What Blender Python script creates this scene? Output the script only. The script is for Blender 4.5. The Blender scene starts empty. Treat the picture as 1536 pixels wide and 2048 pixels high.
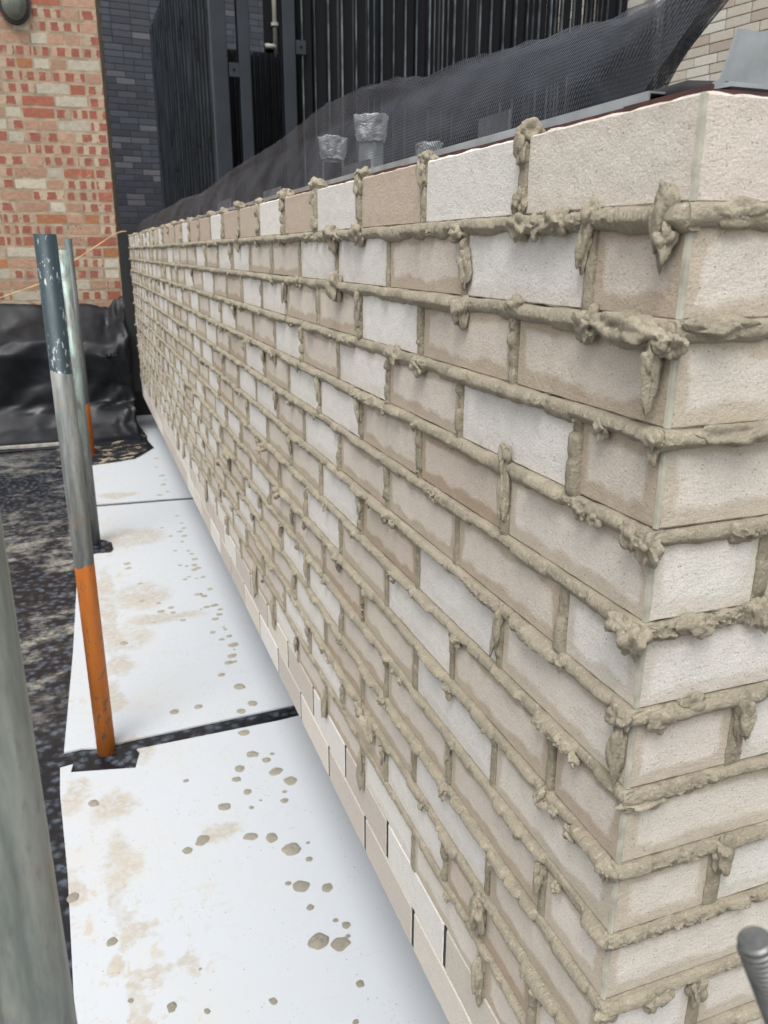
import bpy, math, random
import numpy as np
from mathutils import Vector, Matrix, noise
R = math.radians
SC = bpy.context.scene
# ------------------------------------------------------------------ camera
cam = bpy.data.cameras.new('camera')
co = bpy.data.objects.new('camera', cam); SC.collection.objects.link(co)
r_ = Vector((0.938459, -0.345380, 0.002689)); u_ = Vector((0.103632, 0.288994, 0.951705)); f_ = Vector((0.329477, 0.892858, -0.307002))
mw = Matrix((( r_.x, u_.x, -f_.x, -0.3794), (r_.y, u_.y, -f_.y, -0.4539), (r_.z, u_.z, -f_.z, 1.3037), (0, 0, 0, 1)))
co.matrix_world = mw
cam.sensor_fit = 'AUTO'; cam.sensor_width = 36; cam.lens = 1610.27 / 2048 * 36
cam.clip_start = 0.01; cam.clip_end = 500
cam.dof.use_dof = True; cam.dof.focus_distance = 0.92; cam.dof.aperture_fstop = 14
SC.camera = co
# ------------------------------------------------------------------ sky, sun, exposure
SUN_EL, SUN_AZ = R(60), R(214)      # high behind the camera, softened by cloud
w = bpy.data.worlds.new('World'); SC.world = w; w.use_nodes = True
wn = w.node_tree.nodes; wl = w.node_tree.links
bg = wn['Background']; sky = wn.new('ShaderNodeTexSky'); sky.sky_type = 'NISHITA'; sky.sun_disc = False
sky.sun_elevation = SUN_EL; sky.sun_rotation = SUN_AZ; sky.dust_density = 4.0; sky.air_density = 1.0; sky.ozone_density = 1.0
hs = wn.new('ShaderNodeHueSaturation'); hs.inputs['Saturation'].default_value = 0.12
wl.new(sky.outputs[0], hs.inputs['Color']); wl.new(hs.outputs[0], bg.inputs[0]); bg.inputs[1].default_value = 0.135
sl = bpy.data.lights.new('sun', 'SUN'); sl.energy = 1.5; sl.angle = R(30); sl.color = (1.0, 0.97, 0.93)
so = bpy.data.objects.new('sun', sl); SC.collection.objects.link(so)
sd = Vector((math.sin(SUN_AZ) * math.cos(SUN_EL), math.cos(SUN_AZ) * math.cos(SUN_EL), math.sin(SUN_EL)))
so.rotation_euler = sd.to_track_quat('Z', 'Y').to_euler()
so.location = (-4, -2, 8)
SC.view_settings.view_transform = 'Standard'; SC.view_settings.look = 'None'; SC.view_settings.gamma = 1
SC.view_settings.exposure = 0.80

random.seed(11); rng = np.random.default_rng(5)

# ------------------------------------------------------------------ material helpers
class NT:
    def __init__(s, name):
        s.m = bpy.data.materials.new(name); s.m.use_nodes = True
        s.t = s.m.node_tree; s.n = s.t.nodes; s.l = s.t.links
        s.b = s.n['Principled BSDF']; s.out = s.n['Material Output']
        s.tc = None
    def new(s, typ, **kw):
        nd = s.n.new(typ)
        for k, v in kw.items(): setattr(nd, k, v)
        return nd
    def set(s, sock, v):
        if isinstance(v, bpy.types.NodeSocket): s.l.new(v, sock)
        else:
            if hasattr(sock.default_value, '__len__') and not hasattr(v, '__len__'): v = (v,) * len(sock.default_value)
            if hasattr(v, '__len__') and len(v) == 3 and len(sock.default_value) == 4: v = (*v, 1)
            sock.default_value = v
    def obj(s):
        if not s.tc: s.tc = s.new('ShaderNodeTexCoord')
        return s.tc.outputs['Object']
    def math(s, op, a, b=0.0, c=None, clamp=False):
        nd = s.new('ShaderNodeMath', operation=op); nd.use_clamp = clamp
        s.set(nd.inputs[0], a); s.set(nd.inputs[1], b)
        if c is not None: s.set(nd.inputs[2], c)
        return nd.outputs[0]
    def mapr(s, v, a, b, c=0.0, d=1.0, smooth=True):
        nd = s.new('ShaderNodeMapRange'); nd.interpolation_type = 'SMOOTHSTEP' if smooth else 'LINEAR'
        s.set(nd.inputs['Value'], v); s.set(nd.inputs['From Min'], a); s.set(nd.inputs['From Max'], b)
        s.set(nd.inputs['To Min'], c); s.set(nd.inputs['To Max'], d); return nd.outputs[0]
    def mix(s, f, a, b, mode='MIX'):
        nd = s.new('ShaderNodeMix', data_type='RGBA', blend_type=mode)
        s.set(nd.inputs[0], f); s.set(nd.inputs[6], a); s.set(nd.inputs[7], b); return nd.outputs[2]
    def mapping(s, v, scale=(1, 1, 1), loc=(0, 0, 0), rot=(0, 0, 0)):
        nd = s.new('ShaderNodeMapping'); s.set(nd.inputs[0], v)
        nd.inputs['Scale'].default_value = scale; nd.inputs['Location'].default_value = loc; nd.inputs['Rotation'].default_value = rot
        return nd.outputs[0]
    def noise(s, v, scale, detail=3, rough=0.5, dist=0.0):
        nd = s.new('ShaderNodeTexNoise'); s.set(nd.inputs['Vector'], v); nd.inputs['Scale'].default_value = scale
        nd.inputs['Detail'].default_value = detail; nd.inputs['Roughness'].default_value = rough; nd.inputs['Distortion'].default_value = dist
        return nd.outputs[0]
    def voro(s, v, scale, feature='F1', rnd=1.0, out='Distance'):
        nd = s.new('ShaderNodeTexVoronoi', feature=feature); s.set(nd.inputs['Vector'], v)
        nd.inputs['Scale'].default_value = scale; nd.inputs['Randomness'].default_value = rnd; return nd.outputs[out]
    def attr(s, name, out='Vector'):
        nd = s.new('ShaderNodeAttribute'); nd.attribute_name = name; return nd.outputs[out]
    def sep(s, v):
        nd = s.new('ShaderNodeSeparateXYZ'); s.set(nd.inputs[0], v); return nd.outputs
    def comb(s, x=0.0, y=0.0, z=0.0):
        nd = s.new('ShaderNodeCombineXYZ'); s.set(nd.inputs[0], x); s.set(nd.inputs[1], y); s.set(nd.inputs[2], z); return nd.outputs[0]
    def bump(s, h, strength=0.4, dist=0.002, prev=None):
        nd = s.new('ShaderNodeBump'); nd.inputs['Strength'].default_value = strength; nd.inputs['Distance'].default_value = dist
        s.set(nd.inputs['Height'], h)
        if prev is not None: s.l.new(prev, nd.inputs['Normal'])
        s.l.new(nd.outputs[0], s.b.inputs['Normal']); return nd.outputs[0]
    def base(s, c, rough=0.8, metal=0.0, spec=None):
        s.set(s.b.inputs['Base Color'], c); s.set(s.b.inputs['Roughness'], rough); s.set(s.b.inputs['Metallic'], metal)
        if spec is not None: s.b.inputs['Specular IOR Level'].default_value = spec
        return s.m

def mat_newbrick():
    t = NT('pale brick'); o = t.obj()
    tone = t.attr('tone', 'Color'); uv = t.sep(t.attr('buv')); hf = t.sep(t.attr('half'))
    ru = t.math('SUBTRACT', hf[0], t.math('ABSOLUTE', uv[0]))
    top = t.math('SUBTRACT', hf[1], uv[1]); bot = t.math('MULTIPLY', t.math('ADD', hf[1], uv[1]), 0.86)
    d = t.math('MINIMUM', ru, t.math('MINIMUM', top, bot))
    off = t.comb(uv[2], t.math('MULTIPLY', uv[2], 3.1), 0.0)
    va = t.new('ShaderNodeVectorMath', operation='ADD'); t.set(va.inputs[0], o); t.set(va.inputs[1], off)
    n1 = t.noise(va.outputs[0], 22, 3)
    d = t.math('ADD', d, t.math('MULTIPLY', t.math('SUBTRACT', n1, 0.5), 0.024))
    halo = t.mapr(d, 0.0095, 0.0160, 1, 0)
    halo = t.math('MULTIPLY', halo, t.mapr(hf[2], 0.0, 0.6, 0, 1, False))
    dryc = t.mix(t.math('MULTIPLY', hf[2], 0.36), tone, (0.63, 0.60, 0.555))
    dampc = t.mix(1.0, tone, (0.81, 0.775, 0.715), 'MULTIPLY')
    c = t.mix(halo, dryc, dampc)
    # light bloom inside the dry centre, sandy grain, dark specks
    g = t.noise(o, 560, 3, 0.7)
    c = t.mix(t.mapr(g, 0.40, 0.62, 0.0, 0.62), c, t.mix(1.0, c, (0.74, 0.71, 0.68), 'MULTIPLY'))
    g2 = t.noise(o, 60, 4, 0.6)
    c = t.mix(t.mapr(g2, 0.3, 0.7, 0.0, 0.20), c, t.mix(1.0, c, (0.80, 0.78, 0.76), 'MULTIPLY'))
    sp = t.voro(t.mapping(o, (1, 1, 1.4)), 210)
    spn = t.noise(o, 120, 1)
    speck = t.math('MULTIPLY', t.mapr(sp, 0.12, 0.24, 1, 0), t.mapr(spn, 0.50, 0.58, 0, 1))
    sp2 = t.math('MULTIPLY', t.mapr(t.voro(t.mapping(o, (1, 0.8, 1.5)), 520), 0.16, 0.30, 1, 0), t.mapr(t.noise(o, 200, 1), 0.44, 0.56, 0, 0.42))
    c = t.mix(sp2, c, (0.25, 0.20, 0.165))
    c = t.mix(t.math('MULTIPLY', speck, 0.62), c, (0.17, 0.125, 0.10))
    # mortar smudges next to the joints
    sm = t.math('MULTIPLY', t.mapr(d, 0.0, 0.010, 1, 0), t.mapr(t.noise(o, 45, 3), 0.5, 0.66, 0, 0.55))
    sm = t.math('MULTIPLY', sm, t.mapr(hf[2], 0.0, 0.15, 0, 1))
    c = t.mix(sm, c, (0.37, 0.325, 0.25))
    t.base(c, 0.93, spec=0.25)
    cr = t.noise(t.mapping(o, (0.6, 0.6, 1.0)), 620, 4, 0.7, 0.2); crb = t.noise(t.mapping(o, (0.7, 0.7, 1.0)), 300, 3, 0.65)
    b = t.bump(t.math('ADD', t.math('MULTIPLY', cr, 0.6), t.math('MULTIPLY', crb, 0.9)), 0.8, 0.0012)
    t.bump(t.noise(o, 45, 3), 0.4, 0.004, b)
    return t.m
def mat_mortar(name='wet mortar', col=(0.285, 0.252, 0.190)):
    t = NT(name); o = t.obj()
    n = t.noise(o, 34, 5, 0.6); n2 = t.noise(o, 420, 3, 0.6); n3 = t.noise(o, 6, 2)
    c = t.mix(t.mapr(n, 0.32, 0.7), tuple(x * 0.84 for x in col), tuple(x * 1.13 for x in col))
    c = t.mix(t.mapr(n3, 0.3, 0.7, 0, 0.35), c, (col[0] * 0.9, col[1] * 0.93, col[2] * 0.95))
    c = t.mix(t.mapr(n2, 0.55, 0.70, 0, 0.7), c, (0.19, 0.155, 0.11))
    c = t.mix(t.mapr(t.noise(o, 260, 2), 0.30, 0.42, 0.45, 0), c, (0.42, 0.385, 0.31))
    t.base(c, t.mapr(n, 0.3, 0.7, 0.62, 0.85), spec=0.3)
    b = t.bump(n2, 0.65, 0.0011)
    st = t.noise(t.mapping(o, (4, 14, 5)), 28, 4, 0.65, 0.5)
    t.bump(st, 0.8, 0.003, b)
    return t.m
STAINS = [(-0.42, 1.317, 0.046, 0.052),(-0.421, 1.111, 0.033, 0.08),(-0.422, 0.996, 0.015, 0.074),(-0.361, 1.538, 0.054, 0.054),(-0.198, 1.132, 0.042, 0.039),(-0.512, 1.066, 0.023, 0.056),(-0.399, 0.892, 0.035, 0.021),(-0.317, 0.769, 0.019, 0.03),(-0.385, 0.777, 0.037, 0.018),(-0.406, 0.729, 0.014, 0.043),(-0.513, 1.402, 0.027, 0.055),(-0.395, 2.527, 0.03, 0.368),(-0.261, 2.603, 0.088, 0.114),(-0.199, 2.363, 0.129, 0.045),(-0.339, 2.241, 0.07, 0.074),(-0.374, 2.045, 0.036, 0.072),(-0.261, 3.315, 0.141, 0.12),(-0.414, 1.829, 0.033, 0.093),(-0.286, 4.066, 0.094, 0.051),(-0.44, 0.826, 0.013, 0.036),]
def mat_board():
    t = NT('white faced board'); o = t.obj(); s = t.sep(o)
    wx = t.math('ADD', s[0], t.math('MULTIPLY', t.math('SUBTRACT', t.noise(o, 13, 4, 0.65), 0.5), 0.10))
    wy = t.math('ADD', s[1], t.math('MULTIPLY', t.math('SUBTRACT', t.noise(t.mapping(o, (1, 1, 1), (3, 7, 0)), 11, 4, 0.65), 0.5), 0.16))
    tot = None
    for x, y, rx, ry in STAINS:
        dx = t.math('DIVIDE', t.math('SUBTRACT', wx, x), rx * 1.15); dy = t.math('DIVIDE', t.math('SUBTRACT', wy, y), ry * 1.15)
        d = t.math('ADD', t.math('MULTIPLY', dx, dx), t.math('MULTIPLY', dy, dy)); m_ = t.mapr(d, 0.35, 1.5, 1, 0)
        tot = m_ if tot is None else t.math('MAXIMUM', tot, m_)
    fine = t.noise(o, 60, 5, 0.7, 0.4); blot = t.noise(o, 18, 4, 0.6)
    tot = t.math('MULTIPLY', tot, t.mapr(fine, 0.34, 0.58, 0.35, 1.0))
    tot = t.math('MULTIPLY', tot, t.mapr(blot, 0.32, 0.52, 0.30, 0.95))
    c = t.mix(t.math('MULTIPLY', tot, 0.68), (0.435, 0.462, 0.490), (0.33, 0.275, 0.19))
    # trodden dust: pale flecks everywhere on the pole side
    side = t.mapr(s[0], -0.42, 0.0, 1, 0)
    n = t.noise(t.mapping(o, (1, 0.7, 1)), 34, 5, 0.72, 0.5); n2 = t.noise(o, 3.4, 3, 0.6)
    fl = t.math('MULTIPLY', t.math('MULTIPLY', t.mapr(n, 0.54, 0.66), side), t.mapr(n2, 0.38, 0.62, 0.1, 0.7))
    c = t.mix(fl, c, (0.40, 0.345, 0.26))
    c = t.mix(t.math('MULTIPLY', t.mapr(t.noise(o, 5.5, 3, 0.6), 0.42, 0.72), t.mapr(s[0], -0.5, -0.05, 0.35, 0.03)), c, (0.46, 0.42, 0.36))
    for sc_, r0, r1, th in ((60, 0.09, 0.14, 0.52), (150, 0.12, 0.2, 0.56)):
        v = t.voro(o, sc_); vn = t.noise(t.mapping(o, (1, 1, 1), (sc_, 2, 0)), 14, 2)
        c = t.mix(t.math('MULTIPLY', t.mapr(v, r0, r1, 1, 0), t.mapr(vn, th, th + 0.06, 0, 0.75)), c, (0.27, 0.245, 0.20))
    sc = t.noise(t.mapping(o, (3, 40, 1), rot=(0, 0, 0.9)), 2.0, 2)
    c = t.mix(t.mapr(sc, 0.68, 0.71, 0, 0.18), c, (0.38, 0.36, 0.32))
    sc = t.noise(t.mapping(o, (46, 2, 1), rot=(0, 0, 0.25)), 2.0, 2)
    c = t.mix(t.mapr(sc, 0.67, 0.70, 0, 0.12), c, (0.42, 0.41, 0.39))
    t.base(c, t.mapr(fine, 0.3, 0.7, 0.36, 0.6), spec=0.4)
    t.bump(t.noise(o, 3, 3), 0.25, 0.006)
    return t.m
def mat_membrane():
    t = NT('black dimpled membrane'); o = t.obj()
    v = t.voro(o, 34, rnd=1.0); w2 = t.noise(o, 75, 4, 0.7)
    lum = t.math('MULTIPLY', t.mapr(v, 0.15, 0.6, 1, 0), t.mapr(w2, 0.36, 0.58, 0.1, 1))
    c = t.mix(lum, (0.006, 0.007, 0.010), (0.075, 0.092, 0.118))
    q = t.mapping(o, (0.8, 1.25, 1), rot=(0, 0, -0.25)); n = t.noise(q, 6.5, 8, 0.76, 0.25); big = t.noise(o, 1.6, 3)
    fade = t.mapr(t.sep(o)[1], 1.62, 2.1, 0.0, 1.0)
    mud = t.math('MULTIPLY', t.mapr(t.math('ADD', n, t.math('MULTIPLY', t.math('SUBTRACT', big, 0.5), 0.5)), 0.47, 0.64), fade)
    f = t.noise(o, 55, 5, 0.75)
    mud = t.math('MULTIPLY', mud, t.mapr(f, 0.32, 0.60, 0.25, 0.9))
    far = t.mapr(t.sep(o)[1], 2.6, 4.2, 1.0, 0.45)
    c = t.mix(t.math('MULTIPLY', mud, far), c, (0.30, 0.28, 0.235))
    t.base(c, t.mix(mud, (0.32,) * 3, (0.85,) * 3))
    b = t.bump(t.math('SUBTRACT', 1.0, v), 0.35, 0.005)
    t.bump(t.noise(o, 9, 4, 0.6), 0.5, 0.02, b)
    return t.m
def mat_simple(name, c, rough=0.6, metal=0.0, vary=0.25, scale=8, bump=0.0, bscale=60, spec=None):
    t = NT(name); o = t.obj(); n = t.noise(o, scale, 5, 0.6)
    cc = t.mix(t.mapr(n, 0.3, 0.7), tuple(x * (1 - vary) for x in c), tuple(min(1, x * (1 + vary)) for x in c))
    t.base(cc, t.mapr(n, 0.3, 0.7, max(0.05, rough - 0.1), min(1, rough + 0.1)), metal, spec)
    if bump: t.bump(t.noise(o, bscale, 4, 0.6), bump, 0.003)
    return t.m
def mat_pole(name, kind):
    t = NT(name); o = t.obj(); s = t.sep(o)
    lo = t.mapping(o, (1, 1, 0.12)); n = t.noise(lo, 30, 5, 0.65); n2 = t.noise(t.mapping(o, (1, 1, 0.3)), 190, 4, 0.65)
    galv = t.mix(t.mapr(n, 0.34, 0.66), (0.092, 0.103, 0.099), (0.245, 0.25, 0.235))
    galv = t.mix(t.mapr(n2, 0.5, 0.72, 0, 0.45), galv, (0.10, 0.105, 0.09))
    galv = t.mix(t.mapr(t.noise(o, 11, 4), 0.56, 0.66, 0, 0.35), galv, (0.24, 0.16, 0.09))
    c = galv; rough = 0.5
    if kind in ('front',):
        edge = t.math('ADD', s[2], t.math('MULTIPLY', t.math('SUBTRACT', t.noise(o, 45, 3), 0.5), 0.035))
        isp = t.mapr(edge, 1.035, 1.038)
        chip = t.mapr(t.noise(t.mapping(o, (1, 1, 0.35)), 120, 4, 0.75), 0.585, 0.60)
        chip = t.math('MULTIPLY', chip, t.mapr(t.noise(o, 24, 2), 0.44, 0.54))
        dark = t.mix(chip, (0.022, 0.040, 0.048), (0.30, 0.34, 0.33))
        c = t.mix(isp, c, dark)
    if kind == 'patina':
        pat = t.math('MULTIPLY', t.mapr(t.noise(t.mapping(o, (1, 1, 0.2)), 40, 4, 0.7), 0.42, 0.58), t.mapr(s[2], 0.4, 0.9))
        c = t.mix(t.math('MULTIPLY', pat, 0.75), c, (0.28, 0.40, 0.36))
    if kind == 'plain':
        c = t.mix(1.0, c, (1.45, 1.5, 1.45), 'MULTIPLY')
    if kind == 'far':
        c = t.mix(0.6, c, (0.03, 0.05, 0.055))
    if kind in ('front', 'far'):
        lim = 0.556 if kind == 'front' else 0.374
        edge = t.math('ADD', s[2], t.math('MULTIPLY', t.math('SUBTRACT', t.noise(o, 26, 2), 0.5), 0.05))
        iso = t.mapr(edge, lim - 0.001, lim + 0.001, 1, 0)
        wear = t.math('MULTIPLY', t.mapr(t.math('ADD', t.noise(t.mapping(o, (1, 1, 0.5)), 70, 5, 0.75), t.mapr(t.math('ABSOLUTE', t.math('SUBTRACT', s[2], 0.13)), 0.0, 0.08, 0.06, 0.0)), 0.585, 0.61), 0.85)
        org = t.mix(wear, t.mix(t.mapr(n, 0.3, 0.7), (0.55, 0.155, 0.022), (0.68, 0.215, 0.035)), (0.17, 0.14, 0.11))
        c = t.mix(iso, c, org)
    t.base(c, t.mapr(n, 0.3, 0.7, 0.38, 0.62), 0.25, 0.5)
    t.bump(n2, 0.3, 0.001)
    return t.m
def mat_oldbrick():
    t = NT('weathered old brick'); o = t.obj(); tone = t.attr('tone', 'Color'); uv = t.sep(t.attr('buv')); hf = t.sep(t.attr('half'))
    # burnt red squares printed across the long face of the banded bricks
    x = t.math('ADD', t.math('MULTIPLY', uv[0], t.math('ADD', 7.0, t.math('MULTIPLY', uv[2], 0.75))), t.math('MULTIPLY', uv[2], 7.0))
    nn = t.noise(o, 24, 3, 0.6)
    x = t.math('ADD', x, t.math('MULTIPLY', t.math('SUBTRACT', nn, 0.5), 0.35))
    fr = t.math('ABSOLUTE', t.math('SUBTRACT', t.math('FRACT', x), 0.5))
    band = t.math('MULTIPLY', t.mapr(fr, 0.25, 0.31, 1, 0), hf[2])
    inner = t.mapr(t.math('SUBTRACT', hf[1], t.math('ABSOLUTE', uv[1])), 0.004, 0.008)
    band = t.math('MULTIPLY', band, inner)
    c = t.mix(band, tone, t.mix(t.mapr(nn, 0.4, 0.6), (0.26, 0.085, 0.058), (0.21, 0.075, 0.052)))
    n = t.noise(o, 40, 5, 0.65)
    c = t.mix(t.mapr(n, 0.35, 0.7, 0, 0.45), c, t.mix(1.0, c, (0.62, 0.56, 0.5), 'MULTIPLY'))
    c = t.mix(t.mapr(t.noise(o, 14, 4, 0.7), 0.55, 0.72, 0, 0.5), c, (0.36, 0.29, 0.21))
    c = t.mix(t.math('MULTIPLY', t.mapr(t.voro(o, 30), 0.12, 0.2, 1, 0), t.mapr(t.noise(o, 7, 1), 0.55, 0.62, 0, 0.9)), c, (0.08, 0.06, 0.045))
    t.base(c, 0.92); t.bump(t.noise(o, 55, 5, 0.7), 0.7, 0.006)
    return t.m
def mat_toned(name, rough=0.75, nscale=30, amt=0.35, bump=0.4):
    t = NT(name); o = t.obj(); tone = t.attr('tone', 'Color'); n = t.noise(o, nscale, 4, 0.6)
    c = t.mix(t.mapr(n, 0.3, 0.7, 0, amt), tone, t.mix(1.0, tone, (0.6, 0.6, 0.62), 'MULTIPLY'))
    t.base(c, rough); t.bump(n, bump, 0.004); return t.m
def mat_plastic():
    t = NT('black polythene'); o = t.obj(); n = t.noise(o, 5, 5, 0.6, 0.6)
    t.base(t.mix(t.mapr(n, 0.35, 0.7), (0.005, 0.006, 0.008), (0.008, 0.009, 0.012)), t.mapr(n, 0.3, 0.7, 0.34, 0.55), spec=0.3)
    t.bump(t.noise(t.mapping(o, (1, 1, 1.6), rot=(0.3, 0, 0.5)), 3.2, 2, 0.4, 1.0), 0.25, 0.05)
    return t.m
def mat_flap():
    t = NT('muddy black polythene'); o = t.obj()
    mud = t.mapr(t.noise(t.mapping(o, (1, 1.4, 1)), 9, 5, 0.7, 0.5), 0.54, 0.62, 0, 0.8)
    t.base(t.mix(mud, (0.013, 0.015, 0.019), (0.34, 0.28, 0.20)), t.mix(mud, (0.3,) * 3, (0.8,) * 3))
    t.bump(t.noise(o, 20, 4), 0.5, 0.02); return t.m
def mat_net(name, lo, hi, period):
    t = NT(name); uv = t.sep(t.attr('buv')); o = t.obj()
    ph = t.math('MULTIPLY', t.noise(o, 5, 2), 9.0)
    s1 = t.math('SINE', t.math('ADD', t.math('MULTIPLY', uv[0], 6.2832 / period), ph))
    s2 = t.math('SINE', t.math('MULTIPLY', uv[1], 6.2832 / (period * 0.8)))
    w_ = t.math('ADD', t.math('MULTIPLY', s1, 0.7), t.math('MULTIPLY', s2, 0.3))
    a = t.mapr(w_, -0.6, 0.7, lo, hi)
    fold = t.mapr(t.noise(o, 9, 4, 0.6), 0.35, 0.7, -0.16, 0.16)
    a = t.math('ADD', a, fold, clamp=True)
    col = t.mix(t.math('MULTIPLY', t.mapr(w_, -0.3, 0.8), t.mapr(t.noise(o, 6, 3), 0.35, 0.65, 0.35, 1.5)), (0.002, 0.0025, 0.004), (0.040, 0.047, 0.062))
    t.base(col, 0.55, spec=0.4); t.set(t.b.inputs['Alpha'], a)
    return t.m
def mat_foil():
    t = NT('crumpled foil tape'); o = t.obj(); n = t.noise(o, 60, 5, 0.7, 1.0)
    t.base(t.mix(t.mapr(n, 0.35, 0.65), (0.50, 0.54, 0.57), (0.88, 0.90, 0.92)), t.mapr(n, 0.3, 0.7, 0.25, 0.5), 0.55)
    t.bump(n, 0.9, 0.006); return t.m

M_BRICK = mat_newbrick(); M_MORTAR = mat_mortar(); M_BOARD = mat_board(); M_MEMB = mat_membrane()
M_DROP = mat_mortar('fallen mortar', (0.36, 0.335, 0.275))
M_SMEAR = mat_mortar('joint mortar', (0.262, 0.230, 0.170))
M_OLD = mat_oldbrick(); M_OLDJ = mat_simple('old lime mortar', (0.26, 0.205, 0.145), 0.95, vary=0.3, scale=12, bump=0.5)
M_DARKB = mat_toned('blue black brick', 0.55); M_DARKJ = mat_simple('dark mortar', (0.018, 0.02, 0.025), 0.9)
M_PALEB = mat_toned('buff brick', 0.9, 40, 0.25); M_PALEJ = mat_simple('dark brick joint', (0.05, 0.045, 0.04), 0.95)
M_CORE = mat_simple('dark wall core', (0.05, 0.048, 0.045), 0.9, bump=0.4)
M_GLUE = mat_simple('grey green corner glue', (0.335, 0.325, 0.27), 0.8, vary=0.25, scale=40, bump=0.3)
M_SCREEN = mat_simple('dark coated steel', (0.012, 0.016, 0.022), 0.38, 0.3, vary=0.3, scale=3, spec=0.5)
M_BLADE = mat_simple('lit fin edge steel', (0.085, 0.098, 0.108), 0.4, 0.4, vary=0.7, scale=5)  # paler steel puts the light caught on fin edges into the colour
M_RIB = mat_simple('dark grey rib steel', (0.034, 0.042, 0.053), 0.35, 0.4, vary=0.3, scale=3)
M_SCREENB = mat_simple('black backing and fin shade', (0.004, 0.0045, 0.006), 0.75, vary=0.3, spec=0.15)  # on the infill, black puts the shade deep between fins into the colour
M_GALV = mat_simple('galvanised steel', (0.34, 0.37, 0.38), 0.4, 0.6, vary=0.18, scale=20)
M_PLATE = mat_simple('pale grey bracket steel', (0.62, 0.64, 0.64), 0.55, 0.0, vary=0.15, scale=30)
M_DPC = mat_simple('dark red sealing strip', (0.055, 0.018, 0.017), 0.75, vary=0.4, scale=60)
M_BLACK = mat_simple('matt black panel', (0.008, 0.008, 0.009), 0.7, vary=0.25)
M_PLAST = mat_plastic(); M_FLAP = mat_flap(); M_FOIL = mat_foil()
M_NET = mat_net('black debris netting', 0.50, 0.95, 0.0058); M_NETD = mat_net('folded debris netting', 0.66, 1.0, 0.0052)
M_PIPE = mat_simple('grubby waste pipe', (0.24, 0.23, 0.20), 0.6)
M_WOOD = mat_simple('grey weathered timber', (0.30, 0.29, 0.26), 0.8, vary=0.25, scale=20)
M_CORD = mat_simple('tan cord', (0.52, 0.36, 0.17), 0.8)
M_GREYPL = mat_simple('pale grey plastic', (0.42, 0.44, 0.42), 0.5)
M_LAMPG = mat_simple('frosted lamp glass', (0.13, 0.145, 0.125), 0.25, spec=0.6)
M_THREAD = mat_simple('threaded zinc steel', (0.15, 0.152, 0.148), 0.42, 0.6, vary=0.3, scale=90)
M_THREADD = mat_simple('shaded thread root', (0.07, 0.066, 0.06), 0.5, 0.5)  # dark core colour carries the shade in the thread grooves
M_CONC = mat_simple('grey site concrete', (0.22, 0.21, 0.19), 0.9, bump=0.4)

# ------------------------------------------------------------------ mesh helpers
class MB:
    def __init__(s): s.v = []; s.f = []; s.a = {}
    def n(s): return len(s.v)
    def add(s, vs, fs, **attrs):
        k = len(s.v); s.v.extend([tuple(map(float, p)) for p in vs]); s.f.extend([tuple(i + k for i in f) for f in fs])
        for name in attrs:
            s.a.setdefault(name, [(0, 0, 0)] * k)
        for name in s.a:
            vals = attrs.get(name, (0, 0, 0))
            if len(vals) == 3 and not hasattr(vals[0], '__len__'): vals = [vals] * len(vs)
            s.a[name].extend(vals)
    def box(s, x0, x1, y0, y1, z0, z1, **at):
        vs = [(x0, y0, z0), (x1, y0, z0), (x1, y1, z0), (x0, y1, z0), (x0, y0, z1), (x1, y0, z1), (x1, y1, z1), (x0, y1, z1)]
        s.add(vs, [(0, 3, 2, 1), (4, 5, 6, 7), (0, 1, 5, 4), (1, 2, 6, 5), (2, 3, 7, 6), (3, 0, 4, 7)], **at)
    def prism(s, poly, z0, z1):
        n = len(poly); vs = [(x, y, z0) for x, y in poly] + [(x, y, z1) for x, y in poly]
        s.add(vs, [tuple(range(n))[::-1], tuple(range(n, 2 * n))] + [(i, (i + 1) % n, n + (i + 1) % n, n + i) for i in range(n)])
    def tube(s, pts, rad, seg=16, cap=True):
        pts = [Vector(p) for p in pts]; rads = rad if hasattr(rad, '__len__') else [rad] * len(pts)
        vs = []; up = None
        for i, p in enumerate(pts):
            d = (pts[min(i + 1, len(pts) - 1)] - pts[max(i - 1, 0)]).normalized()
            if up is None: up = Vector((1, 0, 0)) if abs(d.x) < 0.8 else Vector((0, 1, 0))
            a = (up - d * up.dot(d)).normalized(); b = d.cross(a); up = a
            for j in range(seg):
                t = 2 * math.pi * j / seg; vs.append(p + (a * math.cos(t) + b * math.sin(t)) * rads[i])
        fs = [(i * seg + j, i * seg + (j + 1) % seg, (i + 1) * seg + (j + 1) % seg, (i + 1) * seg + j) for i in range(len(pts) - 1) for j in range(seg)]
        if cap: fs += [tuple(range(seg))[::-1], tuple((len(pts) - 1) * seg + j for j in range(seg))]
        s.add(vs, fs)
    def build(s, name, mat, parent=None, smooth=False, base=(0, 0, 0)):
        me = bpy.data.meshes.new(name); b = Vector(base)
        me.from_pydata([(x - b.x, y - b.y, z - b.z) for x, y, z in s.v], [], s.f)
        for an, vals in s.a.items():
            ty = 'FLOAT_COLOR' if an == 'tone' else 'FLOAT_VECTOR'
            at = me.attributes.new(an, ty, 'POINT')
            arr = np.array(vals, dtype=np.float32).reshape(-1, 3)
            if ty == 'FLOAT_COLOR':
                at.data.foreach_set('color', np.concatenate([arr, np.ones((len(arr), 1), np.float32)], 1).ravel())
            else: at.data.foreach_set('vector', arr.ravel())
        me.update()
        if smooth: me.polygons.foreach_set('use_smooth', [True] * len(me.polygons))
        if smooth and smooth is not True: me.set_sharp_from_angle(angle=R(smooth))
        me.materials.append(mat)
        o = bpy.data.objects.new(name, me); SC.collection.objects.link(o); o.location = base
        if parent: o.parent = parent; o.location = b - parent.location
        return o
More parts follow.
